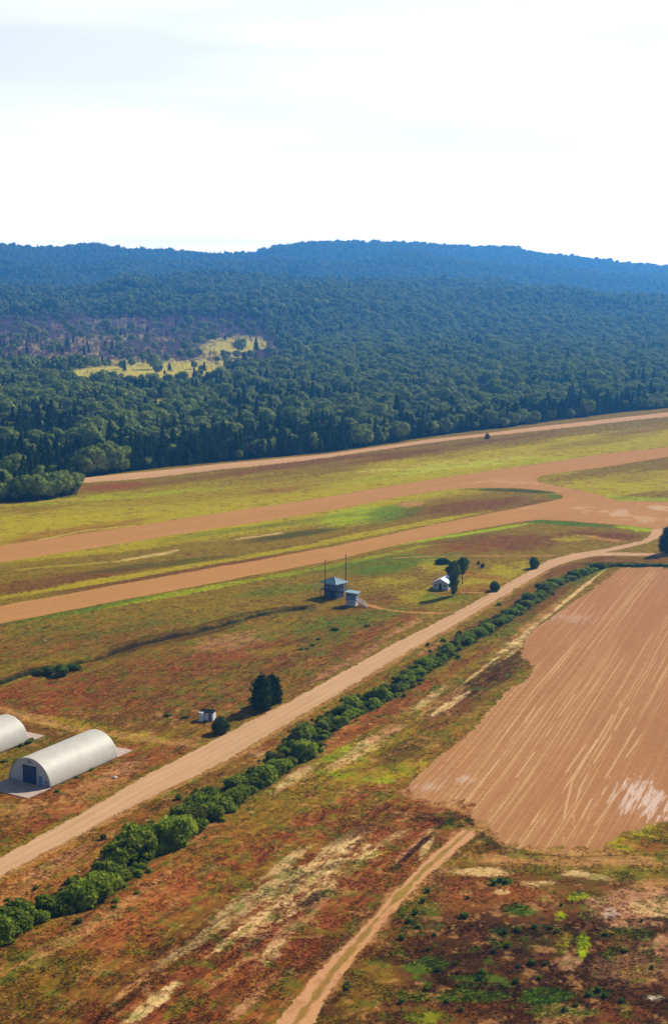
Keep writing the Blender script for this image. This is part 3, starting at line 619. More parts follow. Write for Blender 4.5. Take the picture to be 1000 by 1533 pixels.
def pine_mesh(seed, H=13.0, W=2.3, leaf=.5, tiers=11, mat=None):
    r = np.random.default_rng(seed); VV = []; FQ = []; FT = []; off = 0
    n = 12; zz = np.linspace(.16, 1, 8); core = []
    for k, z in enumerate(zz):
        rad = W * .62 * (1 - ((z - .16) / .84) ** 1.2) * (1 if k else .55) + .03
        a = np.arange(n) / n * 6.283; rr = rad * r.uniform(.75, 1.2, n)
        core.append(np.stack([rr * np.cos(a), rr * np.sin(a), np.full(n, z * H * .98)], 1))
    V = np.concatenate(core); i = np.arange(7)[:, None] * n + np.arange(n)[None]; j = np.arange(7)[:, None] * n + (np.arange(n)[None] + 1) % n
    VV.append(V); FQ.append(np.stack([i, j, j + n, i + n], -1).reshape(-1, 4)); off += len(V)
    for t in range(tiers):
        z = .12 + .86 * t / tiers; rad = W * (1 - ((z - .12) / .88) ** 1.35) + .15; m = int(9 + rad * 12)
        for s in range(m):
            a = r.uniform(0, 6.283); rr = rad * r.uniform(.45, 1.1)
            N = np.array([math.cos(a), math.sin(a), .5]); P = np.array([[rr * N[0], rr * N[1], (z + r.uniform(-.03, .04)) * H - rr * .18]])
            q, f = quads(P, N[None], leaf, r, .3); q[:, 2] = np.maximum(q[:, 2], .05); VV.append(q); FQ.append(f + off); off += 4
    return mesh_np('crown', np.concatenate(VV), [np.concatenate(FQ)], [mat or M_PINE])

def dead_mesh(seed):
    r = random.Random(seed); b = MB(); H = 8.5
    b.cyl((0, 0, -.2), (r.uniform(-.4, .4), r.uniform(-.4, .4), H), .20, .05, 5)
    for k in range(13):
        z = H * r.uniform(.3, .95); a = r.uniform(0, 6.28); L = (1.15 - z / H) * 4.2 * r.uniform(.6, 1.1)
        e = Vector((math.cos(a) * L, math.sin(a) * L, z + L * .6)); b.cyl((0, 0, z), e, .16, .07, 4)
        for q in range(6):
            t = r.uniform(.3, 1); s = e * t + Vector((0, 0, z)) * (1 - t); a2 = a + r.uniform(-1.2, 1.2); l2 = L * .45
            b.cyl(s, s + Vector((math.cos(a2) * l2, math.sin(a2) * l2, l2 * .8)), .11, .05, 3)
    me = bpy.data.meshes.new('dead_tree'); b.bm.to_mesh(me); b.bm.free(); me.materials.append(M_DEAD); return me

def bush_mesh(seed, leaf=.20, nl=1500, mat=None):
    r = np.random.default_rng(seed); L = [(0, 0, .95, .95, .9)]
    for k in range(8):
        a = k * 1.3 + r.uniform(-.4, .4); d = r.uniform(.45, 1.15)
        L.append((d * math.cos(a), d * math.sin(a), r.uniform(.3, 1.5), r.uniform(.28, .62), r.uniform(.8, 1.0)))
    return crown('shrub', L, leaf, nl, mat or M_HEDGE, seed, core=.74, rough=.4, flat=.5, spread=1.28)

DEC = [decid_mesh(100 + k) for k in range(5)]
DECT = [trunk('trunk', 7.0, .28, 4, 200 + k) for k in range(2)]
RUSTM = decid_mesh(131, M_RUST)
PINE = [pine_mesh(140 + k, W=(2.6, 3.1, 2.3)[k], H=(12.5, 11.5, 13.5)[k]) for k in range(3)]
PINET = trunk('trunk', 11.0, .2, 0, 260)
DEADM = [dead_mesh(150 + k) for k in range(3)]

# ------------------------------------------------------------------ forest
NUM = ['first', 'second', 'third', 'fourth', 'fifth', 'sixth', 'seventh', 'eighth', 'ninth', 'tenth', 'eleventh', 'twelfth', '13th', '14th', '15th', '16th', '17th', '18th', '19th', '20th', '21st', '22nd', '23rd', '24th', '25th', '26th', '27th', '28th', '29th', '30th'] + ['%dth' % k for k in range(31, 200)]
eu = EDGE[:, 0] / EDGE[:, 1]; ed = EDGE[:, 1]
CLEAR = []
for (x, y, a, b, ang) in ((232, 555, 128, 18, 3), (120, 540, 60, 8, 0), (352, 520, 52, 13, 3), (242, 604, 36, 6, -3), (150, 562, 50, 7, 0)):
    c = G(x, y)[:2]; ca = abs(G(x + a, y)[0] - c[0]); cb = abs(G(x, y - b)[1] - G(x, y + b)[1]) / 2; CLEAR.append((c, ca, cb))

def forest_points():
    out_ = []
    for (y0, y1, s) in ((600, 1500, 8.3), (1500, 2400, 9.2), (2400, 3700, 10.4), (3700, 5300, 12.5), (5300, 6700, 14.5)):
        tmax = .305
        xs = np.arange(-tmax * y1, tmax * y1, s); ys = np.arange(y0, y1, s)
        X, Y = np.meshgrid(xs, ys); X = X.ravel() + rng.uniform(-.42, .42, X.size) * s; Y = Y.ravel() + rng.uniform(-.42, .42, Y.size) * s
        k = (np.abs(X / Y) < tmax) & (Y > np.interp(X / Y, eu, ed) + 1); X, Y = X[k], Y[k]
        # shaded back faces of the ridges cannot be seen from anywhere near: thin them there
        out_.append(np.stack([X, Y, np.full(len(X), s)], 1))
    for s in (6.0,):                                # denser growth along the edge of the woods
        t = rng.uniform(-.29, .29, 700); Ye = np.interp(t, eu, ed) + rng.uniform(2, 26, 700); out_.append(np.stack([t * Ye, Ye, np.full(700, 7.6)], 1))
    P = np.concatenate(out_)
    X, Y = P[:, 0], P[:, 1]; u = CX + F * X / Y
    keep = np.ones(len(P), bool)
    for c, ca, cb in CLEAR:
        q = np.hypot((X - c[0]) / ca, (Y - c[1]) / cb) + (fbm(X / 40, Y / 40, 5, 3) - .5) * .9
        keep &= ~((q < 1) & (rng.random(len(P)) < .955))
    # thin scrubby ground left, glades right
    H = terrain(X, Y)
    v = YH + F * (CAMH - H) / Y
    scrub = (v < 545) & (v > 472) & (u < 430 - (545 - v) * .6) & (Y < 3000)
    q = fbm(X / 70, Y / 110, 8, 3)
    dens = np.where(scrub, .40 + .5 * ss(.5, .62, q), 1.0)
    glade = (v > 500) & (v < 620) & (u > 480); dens = np.where(glade & (fbm(X / 55, Y / 90, 15, 3) > .62), .35, dens)
    keep &= rng.random(len(P)) < dens
    return P[keep], u[keep], v[keep], H[keep], scrub[keep]
FP, fu, fv, fh, fscrub = forest_points()
n_ = len(FP)
X, Y, S = FP.T
de = Y - np.interp(X / Y, eu, ed)
pn = fbm(X / 60, Y / 60, 25, 3)
pp = np.where(de < 150, .56, np.where(de < 420, .36, .10)) + (pn - .5) * 2.2
pp = np.where((fu > 480) & (de > 60), pp - .45, pp); pp = np.where((de < 34) & (fu < 190), .08, pp); pp = np.where((de < 70) & (fu > 190) & (fu < 545), .86, pp); pp = np.where((de < 30) & (fu > 600), pp + .15, pp)
rr = rng.random(n_)
kind = np.where(rr < pp, 1, 0)                        # 1 pine 0 broadleaf
kind = np.where(fscrub & (rng.random(n_) < .82), 2, kind)  # 2 leafless
kind[(kind == 2) & (Y > 2900)] = 0
scl = (S / 9.0) ** .75 * np.clip(np.exp(rng.normal(-.12, .24, n_)), .5, 1.5)
scl = np.where((kind == 0), scl * np.where(rng.random(n_) < .18, 1.25, .92), scl)
scl = np.where(kind == 1, scl * rng.uniform(.8, 1.12, n_), scl)
scl = np.where(Y > 1500, scl * 1.05, scl)
rotz = rng.uniform(0, 6.283, n_)
vis = (fu > -6) & (fu < 1006)
print('forest trees', n_, [(int((kind == k).sum())) for k in (0, 1, 2)])

def tree(name, crown_me, trunk_me, loc, s, rz, label, cat, group=None, sz=None):
    e = link(name, None, None, loc, rz, (s, s, s * (sz or 1))); e.empty_display_size = .5
    tag(e, label, cat, group)
    link('crown', crown_me, e); link('trunk', trunk_me, e)
    return e

indiv = np.zeros(n_, bool)
for k in (0, 1, 2):
    c = np.nonzero(vis & (kind == k))[0]; c = c[np.argsort(Y[c] - scl[c] * 12)][:297 if k < 2 else 230]; indiv[c] = True
    front = [i for i in c[np.argsort(fu[c])] if de[i] < 15]; rank = {i: q for q, i in enumerate(front)}
    for i in c:
        loc = (X[i], Y[i], fh[i])
        if k < 2 and i in rank:
            tree(('broadleaf_tree', 'pine_tree')[k], DEC[i % 5] if k == 0 else PINE[i % 3], DECT[i % 2] if k == 0 else PINET, loc, scl[i], rotz[i],
                 ('round leafy tree', 'dark narrow pine')[k] + ', ' + NUM[rank[i]] + ' from the left in the row edging the forest road', 'tree', ('leafy trees at the front of the woods', 'pines at the front of the woods')[k]); continue
        if k == 0:
            tree('broadleaf_tree', DEC[i % 5], DECT[i % 2], loc, scl[i], rotz[i], 'round green leafy tree in the woods beyond the sandy forest road', 'tree', 'leafy trees at the front of the woods')
        elif k == 1:
            tree('pine_tree', PINE[i % 3], PINET, loc, scl[i], rotz[i], 'narrow dark green pine in the woods beyond the sandy forest road', 'tree', 'pines at the front of the woods')
        else:
            o = link('bare_tree', DEADM[i % 3], None, loc, rotz[i], scl[i]); tag(o, 'leafless greyish tree standing in the thin scrub around the woodland meadow', 'tree', 'bare trees round the woodland meadow')

def scatter(name, meshes, P, sc, rz):
    c = bpy.data.collections.new(name + '_kinds')
    for k, me in enumerate(meshes):
        o = bpy.data.objects.new('%s_kind_%d' % (name, k), me); c.objects.link(o)
    me = bpy.data.meshes.new(name); me.vertices.add(len(P)); me.vertices.foreach_set('co', np.asarray(P, np.float32).ravel())
    for nm, d, ty in (('sc', sc, 'FLOAT'), ('rz', rz, 'FLOAT')):
        a = me.attributes.new(nm, ty, 'POINT'); a.data.foreach_set('value', np.asarray(d, np.float32))
    o = link(name, me); o['kind'] = 'stuff'
    ng = bpy.data.node_groups.new(name, 'GeometryNodeTree')
    ng.interface.new_socket('Geometry', in_out='INPUT', socket_type='NodeSocketGeometry'); ng.interface.new_socket('Geometry', in_out='OUTPUT', socket_type='NodeSocketGeometry')
    N = ng.nodes; L = ng.links
    gi = N.new('NodeGroupInput'); go = N.new('NodeGroupOutput'); ci = N.new('GeometryNodeCollectionInfo'); ci.inputs['Collection'].default_value = c
    ci.inputs['Separate Children'].default_value = True; ci.inputs['Reset Children'].default_value = True
    ip = N.new('GeometryNodeInstanceOnPoints'); ip.inputs['Pick Instance'].default_value = True
    a1 = N.new('GeometryNodeInputNamedAttribute'); a1.data_type = 'FLOAT'; a1.inputs[0].default_value = 'sc'
    a2 = N.new('GeometryNodeInputNamedAttribute'); a2.data_type = 'FLOAT'; a2.inputs[0].default_value = 'rz'
    cx = N.new('ShaderNodeCombineXYZ'); L.new(a2.outputs[0], cx.inputs[2])
    L.new(gi.outputs[0], ip.inputs['Points']); L.new(ci.outputs[0], ip.inputs['Instance'])
    L.new(cx.outputs[0], ip.inputs['Rotation']); L.new(a1.outputs[0], ip.inputs['Scale'])
    L.new(ip.outputs[0], go.inputs[0])
    md = o.modifiers.new('scatter', 'NODES'); md.node_group = ng
    return o
for k, name, ms in ((0, 'broadleaf_forest', DEC), (1, 'pine_forest', PINE), (2, 'bare_scrub', DEADM)):
    c = np.nonzero((kind == k) & ~indiv)[0]
    if len(c):
        # random order so that the mesh picked by index varies
        scatter(name, ms, np.stack([X[c], Y[c], fh[c]], 1), scl[c], rotz[c])


rust = [((309, 634), .95, 'reddish brown tree among green ones in the middle of the woods'), ((366, 684), .8, 'dark red tree near the front of the woods by the forest road'),
        ((341, 604), .9, 'dull purple red tree on the right of the small woodland clearing'), ((182, 567), .6, 'small orange leaved tree at the near edge of the woodland meadow')]
for (px, py), s, lab in rust:
    p = at(px, py); tree('autumn_tree', RUSTM, DECT[0], (p.x, p.y, p.z), s, px, lab, 'tree')

# ------------------------------------------------------------------ hangars
M_SHELL = mat_plain('painted_steel', (.58, .545, .45), .55, noise=.07, scale=.5, spec=.35)
M_ENDW = mat_plain('shade_tinted_steel', (.50, .53, .56), .6, noise=.06, scale=1)  # bluish grey of the shaded front is put into this colour
M_NAVY = mat_plain('shade_blue_door', (.035, .06, .17), .5, noise=.1, scale=1)  # door colour includes the blue sky fill of its shaded side
M_SKYB = mat_plain('pale_blue_paint', (.12, .28, .62), .5)
M_DARK = mat_plain('dark_metal', (.03, .032, .04), .6)
M_CONC = mat_plain('concrete', (.52, .37, .29), .9, noise=.14, scale=.6)
M_TEAL = mat_plain('teal_metal_roof', (.10, .22, .28), .38, noise=.1, scale=2, spec=.5)
M_PALET = mat_plain('pale_teal_roof', (.24, .38, .40), .4, noise=.08, scale=2, spec=.5)
M_WALLD = mat_plain('slate_blue_siding', (.07, .09, .19), .8, noise=.15, scale=2)
M_WALLW = mat_plain('white_siding', (.50, .53, .57), .7, noise=.07, scale=2)
M_GLASS = mat_plain('window_glass', (.10, .16, .26), .15, noise=.2, scale=1.5, spec=.6)
M_WOODP = mat_plain('weathered_pole_wood', (.085, .05, .035), .9, noise=.25, scale=2)
M_RAIL = mat_plain('pale_weathered_wood', (.72, .64, .58), .85, noise=.15, scale=3)
M_SHING = mat_plain('dark_shingles', (.022, .026, .034), .9, noise=.3, scale=5)
M_TIN = mat_plain('bare_tin_roof', (.62, .68, .76), .45, noise=.1, scale=2, spec=.5)
M_GALV = mat_plain('galvanised_steel', (.30, .31, .36), .6)
M_STONE = mat_plain('pale_stone', (.62, .55, .48), .9, bump=.5)

def arch(name, r, hgt, x0, x1, mat, parent, thick=.0, ripple=0):
    ns, nl = 40, max(2, int((x1 - x0) / .16)) if ripple else 2
    V = []; 
    for i in range(nl + 1):
        x = x0 + (x1 - x0) * i / nl
        rr = ripple * (1 if i % 2 else -1)
        for j in range(ns + 1):
            a = math.pi * j / ns; V.append((x, (r + rr) * math.cos(a), (hgt + rr) * math.sin(a)))
    Fq = [(i * (ns + 1) + j, i * (ns + 1) + j + 1, (i + 1) * (ns + 1) + j + 1, (i + 1) * (ns + 1) + j) for i in range(nl) for j in range(ns)]
    me = mesh_np(name, V, np.array(Fq), [mat]); o = link(name, me, parent)
    if thick:
        md = o.modifiers.new('t', 'SOLIDIFY'); md.thickness = thick; md.offset = -1
    return o

def endwall(name, r, hgt, x, th, mat, parent):
    b = MB(); pts = [(x, r * math.cos(math.pi * j / 32), hgt * math.sin(math.pi * j / 32)) for j in range(33)]
    b.poly(pts, Vector((th, 0, 0))); return b.build(name, mat, parent)

HW, HH = 5.4, 5.25
def hangar(corner, L, rz, label, front_detail=True):
    """local x runs from the front wall to the back; corner = back right foot"""
    d = Vector((math.cos(rz), math.sin(rz), 0)); nrm = Vector((-math.sin(rz), math.cos(rz), 0))
    o = Vector(corner) - d * L + nrm * HW
    e = link('arched_hangar', None, None, (o.x, o.y, gz(o.x, o.y) - .02), rz); tag(e, label, 'hangar')
    arch('roof_shell', HW, HH, 0, L, M_SHELL, e, thick=.06, ripple=.022)
    w1 = endwall('end_wall', HW - .09, HH - .09, .22, .12, M_ENDW, e)
    w2 = endwall('end_wall', HW - .09, HH - .09, L - .34, .12, M_ENDW, e)
    b = MB(); b.box((.19, 0, .14), (.05, 2 * HW - .5, .28)); b.build('sill_curb', mat_plain('curb_paint', (.45, .47, .5)), e)
    # roller door with ribs
    dr = link('roller_door', None, e); 
    b = MB()
    for k in range(13): b.box((.17, 0, .16 + k * .25), (.05 + .02 * (k % 2), 3.05, .245))
    b.build('door_curtain', M_NAVY, dr)
    b = MB(); b.box((.15, 1.62, 1.70), (.12, .16, 3.4)); b.box((.15, -1.62, 1.70), (.12, .16, 3.4)); b.box((.14, 0, 3.50), (.2, 3.5, .28)); b.build('door_frame', M_DARK, dr)
    sd_ = MB(); sd_.box((.17, -2.72, 1.0), (.06, .95, 1.9)); s1 = sd_.build('side_door', M_SKYB, e)
    b = MB(); b.box((.12, -3.05, 1.0), (.05, .06, .14)); b.build('handle', M_DARK, s1)
    b = MB(); b.box((.06, -4.25, .62), (.26, .55, 1.15)); b.cyl((.1, -4.25, 1.2), (.1, -4.25, 1.75), .05); b.build('meter_box', M_GALV, e)
    b = MB(); b.box((.12, 0, 4.42), (.2, .8, .5)); 
    for k in range(4): b.box((.0, 0, 4.24 + k * .12), (.06, .7, .03), ry=.5)
    b.build('vent', M_GALV, e)
    return e, o, d, nrm

Bp = G(76, 1179.5); Cp = G(177, 1134)
hv = (Cp - Bp)[:2]; HL = float(np.hypot(*hv)); HRZ = math.atan2(hv[1], hv[0])
e1, o1, d1, n1 = hangar((Cp[0], Cp[1], 0), HL, HRZ, 'cream arched steel hangar with its blue roller door in view')
Cq = G(43.5, 1111.5)
e2, o2, d2, n2 = hangar((Cq[0], Cq[1], 0), HL, HRZ, 'cream arched steel hangar cut off by the left edge of the picture')
def slab(pts, name='concrete_apron', h=.12):
    b = MB(); b.poly([(p.x, p.y, gz(p.x, p.y) - .1) for p in pts], Vector((0, 0, h + .1))); o = b.build(name, M_CONC); o['kind'] = 'structure'; return o
for (o, d, nn) in ((o1, d1, n1), (o2, d2, n2)):
    slab([o - nn * 5.6 - d * .05, o + nn * 5.6 - d * .05, o + nn * 5.6 - d * 6.6, o - nn * 5.6 - d * 6.6])
    q = o + d * HL; slab([q - nn * 5.3 + d * .05, q + nn * 5.3 + d * .05, q + nn * 5.3 + d * 5.2, q - nn * 5.3 + d * 5.2])

# ------------------------------------------------------------------ range tower, booth, poles
def hip(b, w, d, z, h, ridge=.0, th=.12):
    """hipped roof over a w x d rectangle"""
    v = [b.bm.verts.new(p) for p in ((-w/2, -d/2, z), (w/2, -d/2, z), (w/2, d/2, z), (-w/2, d/2, z), (-w/2, -d/2, z - th), (w/2, -d/2, z - th), (w/2, d/2, z - th), (-w/2, d/2, z - th), (-ridge, 0, z + h), (ridge, 0, z + h))]
    for f in ((0, 1, 9, 8), (1, 2, 9), (2, 3, 8, 9), (3, 0, 8), (0, 4, 5, 1), (1, 5, 6, 2), (2, 6, 7, 3), (3, 7, 4, 0), (4, 7, 6, 5)): b.bm.faces.new([v[i] for i in f])

p = at(500, 893); RZT = R(-40)
t = link('range_tower', None, None, p, RZT); tag(t, 'dark slate blue square tower with teal hipped roof and railed deck between two tall poles', 'tower')
W_, D_ = 4.7, 3.9
b = MB(); b.box((0, 0, 1.1), (W_, D_, 2.2)); b.build('base_wall', M_WALLD, t)
b = MB()
for sx_ in (-1, 1):
    for sy_ in (-1, 1): b.box((sx_ * (W_/2 - .12), sy_ * (D_/2 - .12), 3.35), (.24, .24, 2.3))
b.box((0, 0, 2.56), (W_ - .03, D_ - .03, .72)); b.box((0, 0, 4.33), (W_ - .03, D_ - .03, .3)); b.build('cabin_wall', M_WALLD, t)
for (c, dm) in (((0, -D_/2 + .1, 3.55), (W_ - .5, .05, 1.25)), ((0, D_/2 - .1, 3.55), (W_ - .5, .05, 1.25)), ((W_/2 - .1, 0, 3.55), (.05, D_ - .5, 1.25)), ((-W_/2 + .1, 0, 3.55), (.05, D_ - .5, 1.25))):
    b = MB(); b.box(c, dm); wn = b.build('window', M_GLASS, t)
    b = MB(); ax_ = 0 if dm[0] > dm[1] else 1
    for k in (-1, 0, 1):
        cc = list(c); cc[ax_] += k * dm[ax_] * .3; dd = [.1, .1, 1.2]; b.box(cc, dd)
    b.build('frame', M_DARK, wn)
b = MB(); b.box((0, 0, 2.24), (W_ + 1.9, D_ + 1.9, .12)); b.build('deck', M_WALLD, t)
b = MB()
for a in np.linspace(-1, 1, 7):
    for sg in (-1, 1):
        b.cyl((a * (W_ + 1.7)/2, sg * (D_ + 1.7)/2, 2.2), (a * (W_ + 1.7)/2, sg * (D_ + 1.7)/2, 3.3), .03, n=6)
        b.cyl((sg * (W_ + 1.7)/2, a * (D_ + 1.7)/2, 2.2), (sg * (W_ + 1.7)/2, a * (D_ + 1.7)/2, 3.3), .03, n=6)
for z in (2.75, 3.28):
    for sg in (-1, 1):
        b.cyl((-(W_ + 1.7)/2, sg * (D_ + 1.7)/2, z), ((W_ + 1.7)/2, sg * (D_ + 1.7)/2, z), .03, n=6); b.cyl((sg * (W_ + 1.7)/2, -(D_ + 1.7)/2, z), (sg * (W_ + 1.7)/2, (D_ + 1.7)/2, z), .03, n=6)
b.build('railing', M_GALV, t)
for sx_ in (-1, 1):
    for sy_ in (-1, 1):
        b = MB(); b.box((sx_ * (W_ + 1.6)/2, sy_ * (D_ + 1.6)/2, 1.05), (.16, .16, 2.2)); b.build('deck_post', M_WALLD, t)
b = MB(); hip(b, W_ + 2.3, D_ + 2.3, 4.62, 1.5, .35); rf = b.build('roof', M_TEAL, t)
b = MB(); zz = 4.66
for sx_ in (-1, 1):
    for sy_ in (-1, 1): b.cyl((sx_ * (W_ + 2.3)/2, sy_ * (D_ + 2.3)/2, zz), (sx_ * .35, 0, 6.16), .06, n=6)
b.build('hip_highlight', M_TIN, rf)  # pale strips imitating the highlight along the hip edges
for z in (3.0, 1.0):
    b = MB(); b.box((-1.3, -D_/2 - .06, z - .05), (.9, .06, .45)); b.build('sign_board', M_SKYB, t)
b = MB(); b.box((.9, -D_/2 - .05, 1.0), (.9, .06, 1.95)); dd = b.build('door', M_DARK, t)

def pole(px, py, h, label):
    p = at(px, py); e = link('wooden_pole', None, None, p); tag(e, label, 'pole')
    b = MB(); b.cyl((0, 0, -.5), (0, 0, h), .17, .11, 10); b.build('shaft', M_WOODP, e)
    b = MB(); b.box((0, 0, h - .25), (.5, .12, .12)); b.cyl((.2, 0, h - .2), (.2, 0, h + .05), .05, n=6); b.build('cap_bracket', M_GALV, e)
pole(487, 895.5, 12.0, 'tall dark wooden pole at the left front of the range tower')
pole(517.5, 884, 11.6, 'tall dark wooden pole behind the right side of the range tower')

def chain_fence(pts, label):
    P = [at(*q) for q in pts]; e = link('chain_link_fence', None, None, P[0]); tag(e, label, 'fence')
    b2 = MB()
    for i in range(len(P) - 1):
        a, c = P[i] - P[0], P[i + 1] - P[0]; n = max(1, int((c - a).length / 2.4))
        for k in range(n + (i == len(P) - 2)):
            q = a.lerp(c, k / n); b = MB(); b.cyl(q + Vector((0, 0, -.2)), q + Vector((0, 0, 2.1)), .035, n=6); b.build('post', M_GALV, e)
        for z in np.arange(.1, 2.1, .25): b2.cyl(a + Vector((0, 0, z)), c + Vector((0, 0, z)), .009 if z < 1.9 else .03, n=4)
        m = int((c - a).length / .3)
        for k in range(m): q = a.lerp(c, k / m); b2.cyl(q, q + Vector((0, 0, 2)), .008, n=4)
    b2.build('wire_mesh', M_GALV, e)
chain_fence([(472, 892), (473, 884), (488, 881)], 'grey wire fence standing left of the range tower')
chain_fence([(505, 898.5), (519, 896), (529, 889), (516, 882)], 'grey wire fence standing right of the range tower behind the booth')

p = at(527, 905.5); e = link('observation_booth', None, None, p, R(-22)); tag(e, 'small two storey booth with pale teal flat roof and outside stair beside range tower', 'booth')
b = MB(); b.box((0, 0, .95), (3.0, 2.6, 1.9)); lw = b.build('lower_wall', M_WALLW, e)
b = MB()
for xx in (-1.47, -.5, .5, 1.47): b.box((xx, -1.31, .95), (.07, .04, 1.9))
b.build('panel_strip', M_WALLD, lw)
b = MB(); b.box((0, 0, 1.98), (3.15, 2.75, .16)); b.build('floor_band', M_WALLD, e)
b = MB(); b.box((0, 0, 2.5), (2.96, 2.56, .85))
for sx_ in (-1, 1):
    for sy_ in (-1, 1): b.box((sx_ * 1.41, sy_ * 1.21, 3.4), (.14, .14, .98))
b.box((0, 0, 3.92), (2.96, 2.56, .12)); b.build('upper_wall', mat_plain('grey_blue_siding', (.16, .26, .42)), e)
for (c, dm) in (((0, -1.22, 3.4), (2.6, .05, .9)), ((1.42, 0, 3.4), (.05, 2.2, .9)), ((-1.42, 0, 3.4), (.05, 2.2, .9)), ((0, 1.22, 3.4), (2.6, .05, .9))):
    b = MB(); b.box(c, dm); b.build('window', M_GLASS, e)
b = MB(); b.box((.25, 0, 4.12), (4.3, 3.5, .14), ry=R(3)); b.build('roof', M_PALET, e)
st = link('staircase', None, e)
for sy_ in (-1.05, -.05):
    b = MB(); b.box((3.3, sy_, 1.0), (4.3, .10, .36), ry=math.atan2(2.0, 3.7)); b.build('stringer', M_RAIL, st)
    b = MB(); b.box((3.3, sy_, 1.95), (4.3, .09, .14), ry=math.atan2(2.0, 3.7))
    for k in range(4): b.box((1.7 + k * 1.07, sy_, 2.0 - k * .57 - .2), (.07, .07, 1.05))
    b.build('handrail', M_RAIL, st)
for k in range(10):
    b = MB(); b.box((1.6 + k * .37, -.55, 1.92 - k * .2), (.30, 1.0, .05)); b.build('tread', M_RAIL, st)

# ------------------------------------------------------------------ gabled huts
def gable(b, w, d, z, h, over=.25, th=.1):
    w2, d2 = w/2 + over, d/2 + over; k = h * (over / (w/2))
    for sg in (-1, 1):
        pts = [(0, -d2, z + h), (sg * w2, -d2, z - k), (sg * w2, d2, z - k), (0, d2, z + h)]
        b.poly(pts, Vector((0, 0, th)))
def gabled_body(b, w, d, z, h):
    pts = [(-w/2, -d/2, 0), (w/2, -d/2, 0), (w/2, -d/2, z), (0, -d/2, z + h), (-w/2, -d/2, z)]
    b.poly(pts, Vector((0, d, 0)))
p = at(664, 880); e = link('white_hut', None, None, p, R(-23)); tag(e, 'white hut with a metal gable roof and dark door beneath two trees', 'hut')
b = MB(); gabled_body(b, 5.0, 6.2, 2.3, 1.25); wl = b.build('wall', M_WALLW, e)
b = MB(); gable(b, 5.0, 6.2, 2.3, 1.25, .35); b.build('roof', M_TIN, e)
b = MB(); b.box((-.15, -3.13, 1.0), (.85, .06, 2.0)); dd = b.build('door', M_DARK, e)
b = MB(); b.box((.18, -3.18, 1.0), (.05, .05, .15)); b.build('handle', M_GALV, dd)
b = MB(); b.box((1.5, -3.13, 1.45), (.7, .05, .6)); b.build('window', M_GLASS, e)
b = MB(); b.box((-1.7, -3.13, 1.45), (.6, .05, .6)); b.build('window', M_GLASS, e)

p = at(312.5, 1077); e = link('small_shed', None, None, p, R(-17)); tag(e, 'tiny white shed with black pitched roof and vent pipe beside a round bush', 'shed')
b = MB(); b.box((0, 0, .9), (2.9, 1.9, 1.8)); b.build('wall', mat_plain('white_shed_paint', (.72, .74, .80)), e)
b = MB()
for sg in (-1, 1): b.box((0, sg * .57, 2.06), (3.3, 1.32, .08), rx=-sg * .48)
b.build('roof', M_SHING, e)
b = MB(); b.poly([(-1.42, -.95, 1.8), (-1.42, .95, 1.8), (-1.42, 0, 2.28)], Vector((2.84, 0, 0))); b.build('gable', M_WALLW, e)
b = MB(); b.cyl((.9, .35, 2.0), (.9, .35, 3.0), .09); b.cyl((.9, .35, 3.0), (.9, .35, 3.1), .15); b.build('vent_pipe', M_DARK, e)
b = MB(); b.box((.75, -.97, .85), (.7, .05, 1.5)); dd = b.build('door', M_GLASS, e)
b = MB(); b.box((.5, -1.01, .85), (.05, .05, .12)); b.build('handle', M_DARK, dd)
p = at(301.5, 1079); e = link('utility_cabinet', None, None, p, R(-17)); tag(e, 'white upright cabinet standing at the left end of the tiny shed', 'cabinet')
b = MB(); b.box((0, 0, 1.0), (.85, .8, 1.7)); b.build('body', mat_plain('white_cabinet_paint', (.75, .76, .8)), e)
b = MB(); b.box((0, -.1, .08), (1.2, 1.2, .16)); b.build('plinth', mat_plain('pale_plinth', (.7, .66, .6)), e)
b = MB(); b.box((0, 0, 1.88), (.98, .92, .06)); b.build('lid', M_WALLW, e)

# ------------------------------------------------------------------ solitary trees and bushes
def slim_mesh(seed):
    L = [(0, 0, 1.2, .7, 1.1), (.25, .1, 2.4, 1.15, 1.1), (-.3, .2, 3.4, 1.2, 1.0), (.35, .1, 4.4, 1.35, 1.0), (-.3, -.2, 5.3, 1.25, 1.0), (.2, 0, 6.3, 1.3, 1.0), (-.9, 0, 7.2, 1.2, .9), (.7, .3, 7.5, 1.4, .9), (-1.5, .2, 8.3, 1.2, .8), (-.3, -.3, 8.8, 1.5, .9), (.9, 0, 9.0, 1.1, .9), (-.6, .2, 9.9, 1.1, .9), (.3, 0, 10.4, .8, 1)]
    return crown('crown', L, .26, 2600, M_DARKL, seed, rough=.3)
M_DARKL = mat_leaf('dark_leaves', (.07, .11, .018), (.09, .13, .022), (.18, .23, .04), .2)
def loose_mesh(seed):
    L = [(0, 0, 5.6, 1.7, .9), (1.4, .2, 5.0, 1.3, .9), (-1.4, -.2, 5.1, 1.3, .9), (.3, 0, 7.3, 1.5, .8), (1.5, -.4, 6.6, 1.2, .9), (-1.3, .5, 6.6, 1.3, .8), (.2, .2, 3.8, 1.0, .9), (-.5, 0, 4.6, 1.3, .8)]
    return crown('crown', L, .26, 1100, M_DARKL, seed, rough=.3)
def cedar_mesh(seed, H, W_):
    r = np.random.default_rng(seed); L = []
    for k in range(16):
        z = .08 + .86 * k / 15; rad = W_ * (1.0 - z ** 3 * .62) * (.75 if k == 0 else 1); a = k * 2.4
        L.append((math.cos(a) * rad * r.uniform(.25, .62), math.sin(a) * rad * r.uniform(.25, .62), z * H, rad * r.uniform(.42, .75), r.uniform(.6, .95)))
    L.append((0, 0, H * .95, W_ * .3, 1.2))
    return crown('crown', L, .24, 3600, M_DARKP, seed, core=.74, rough=.4, flat=.4, spread=1.25)
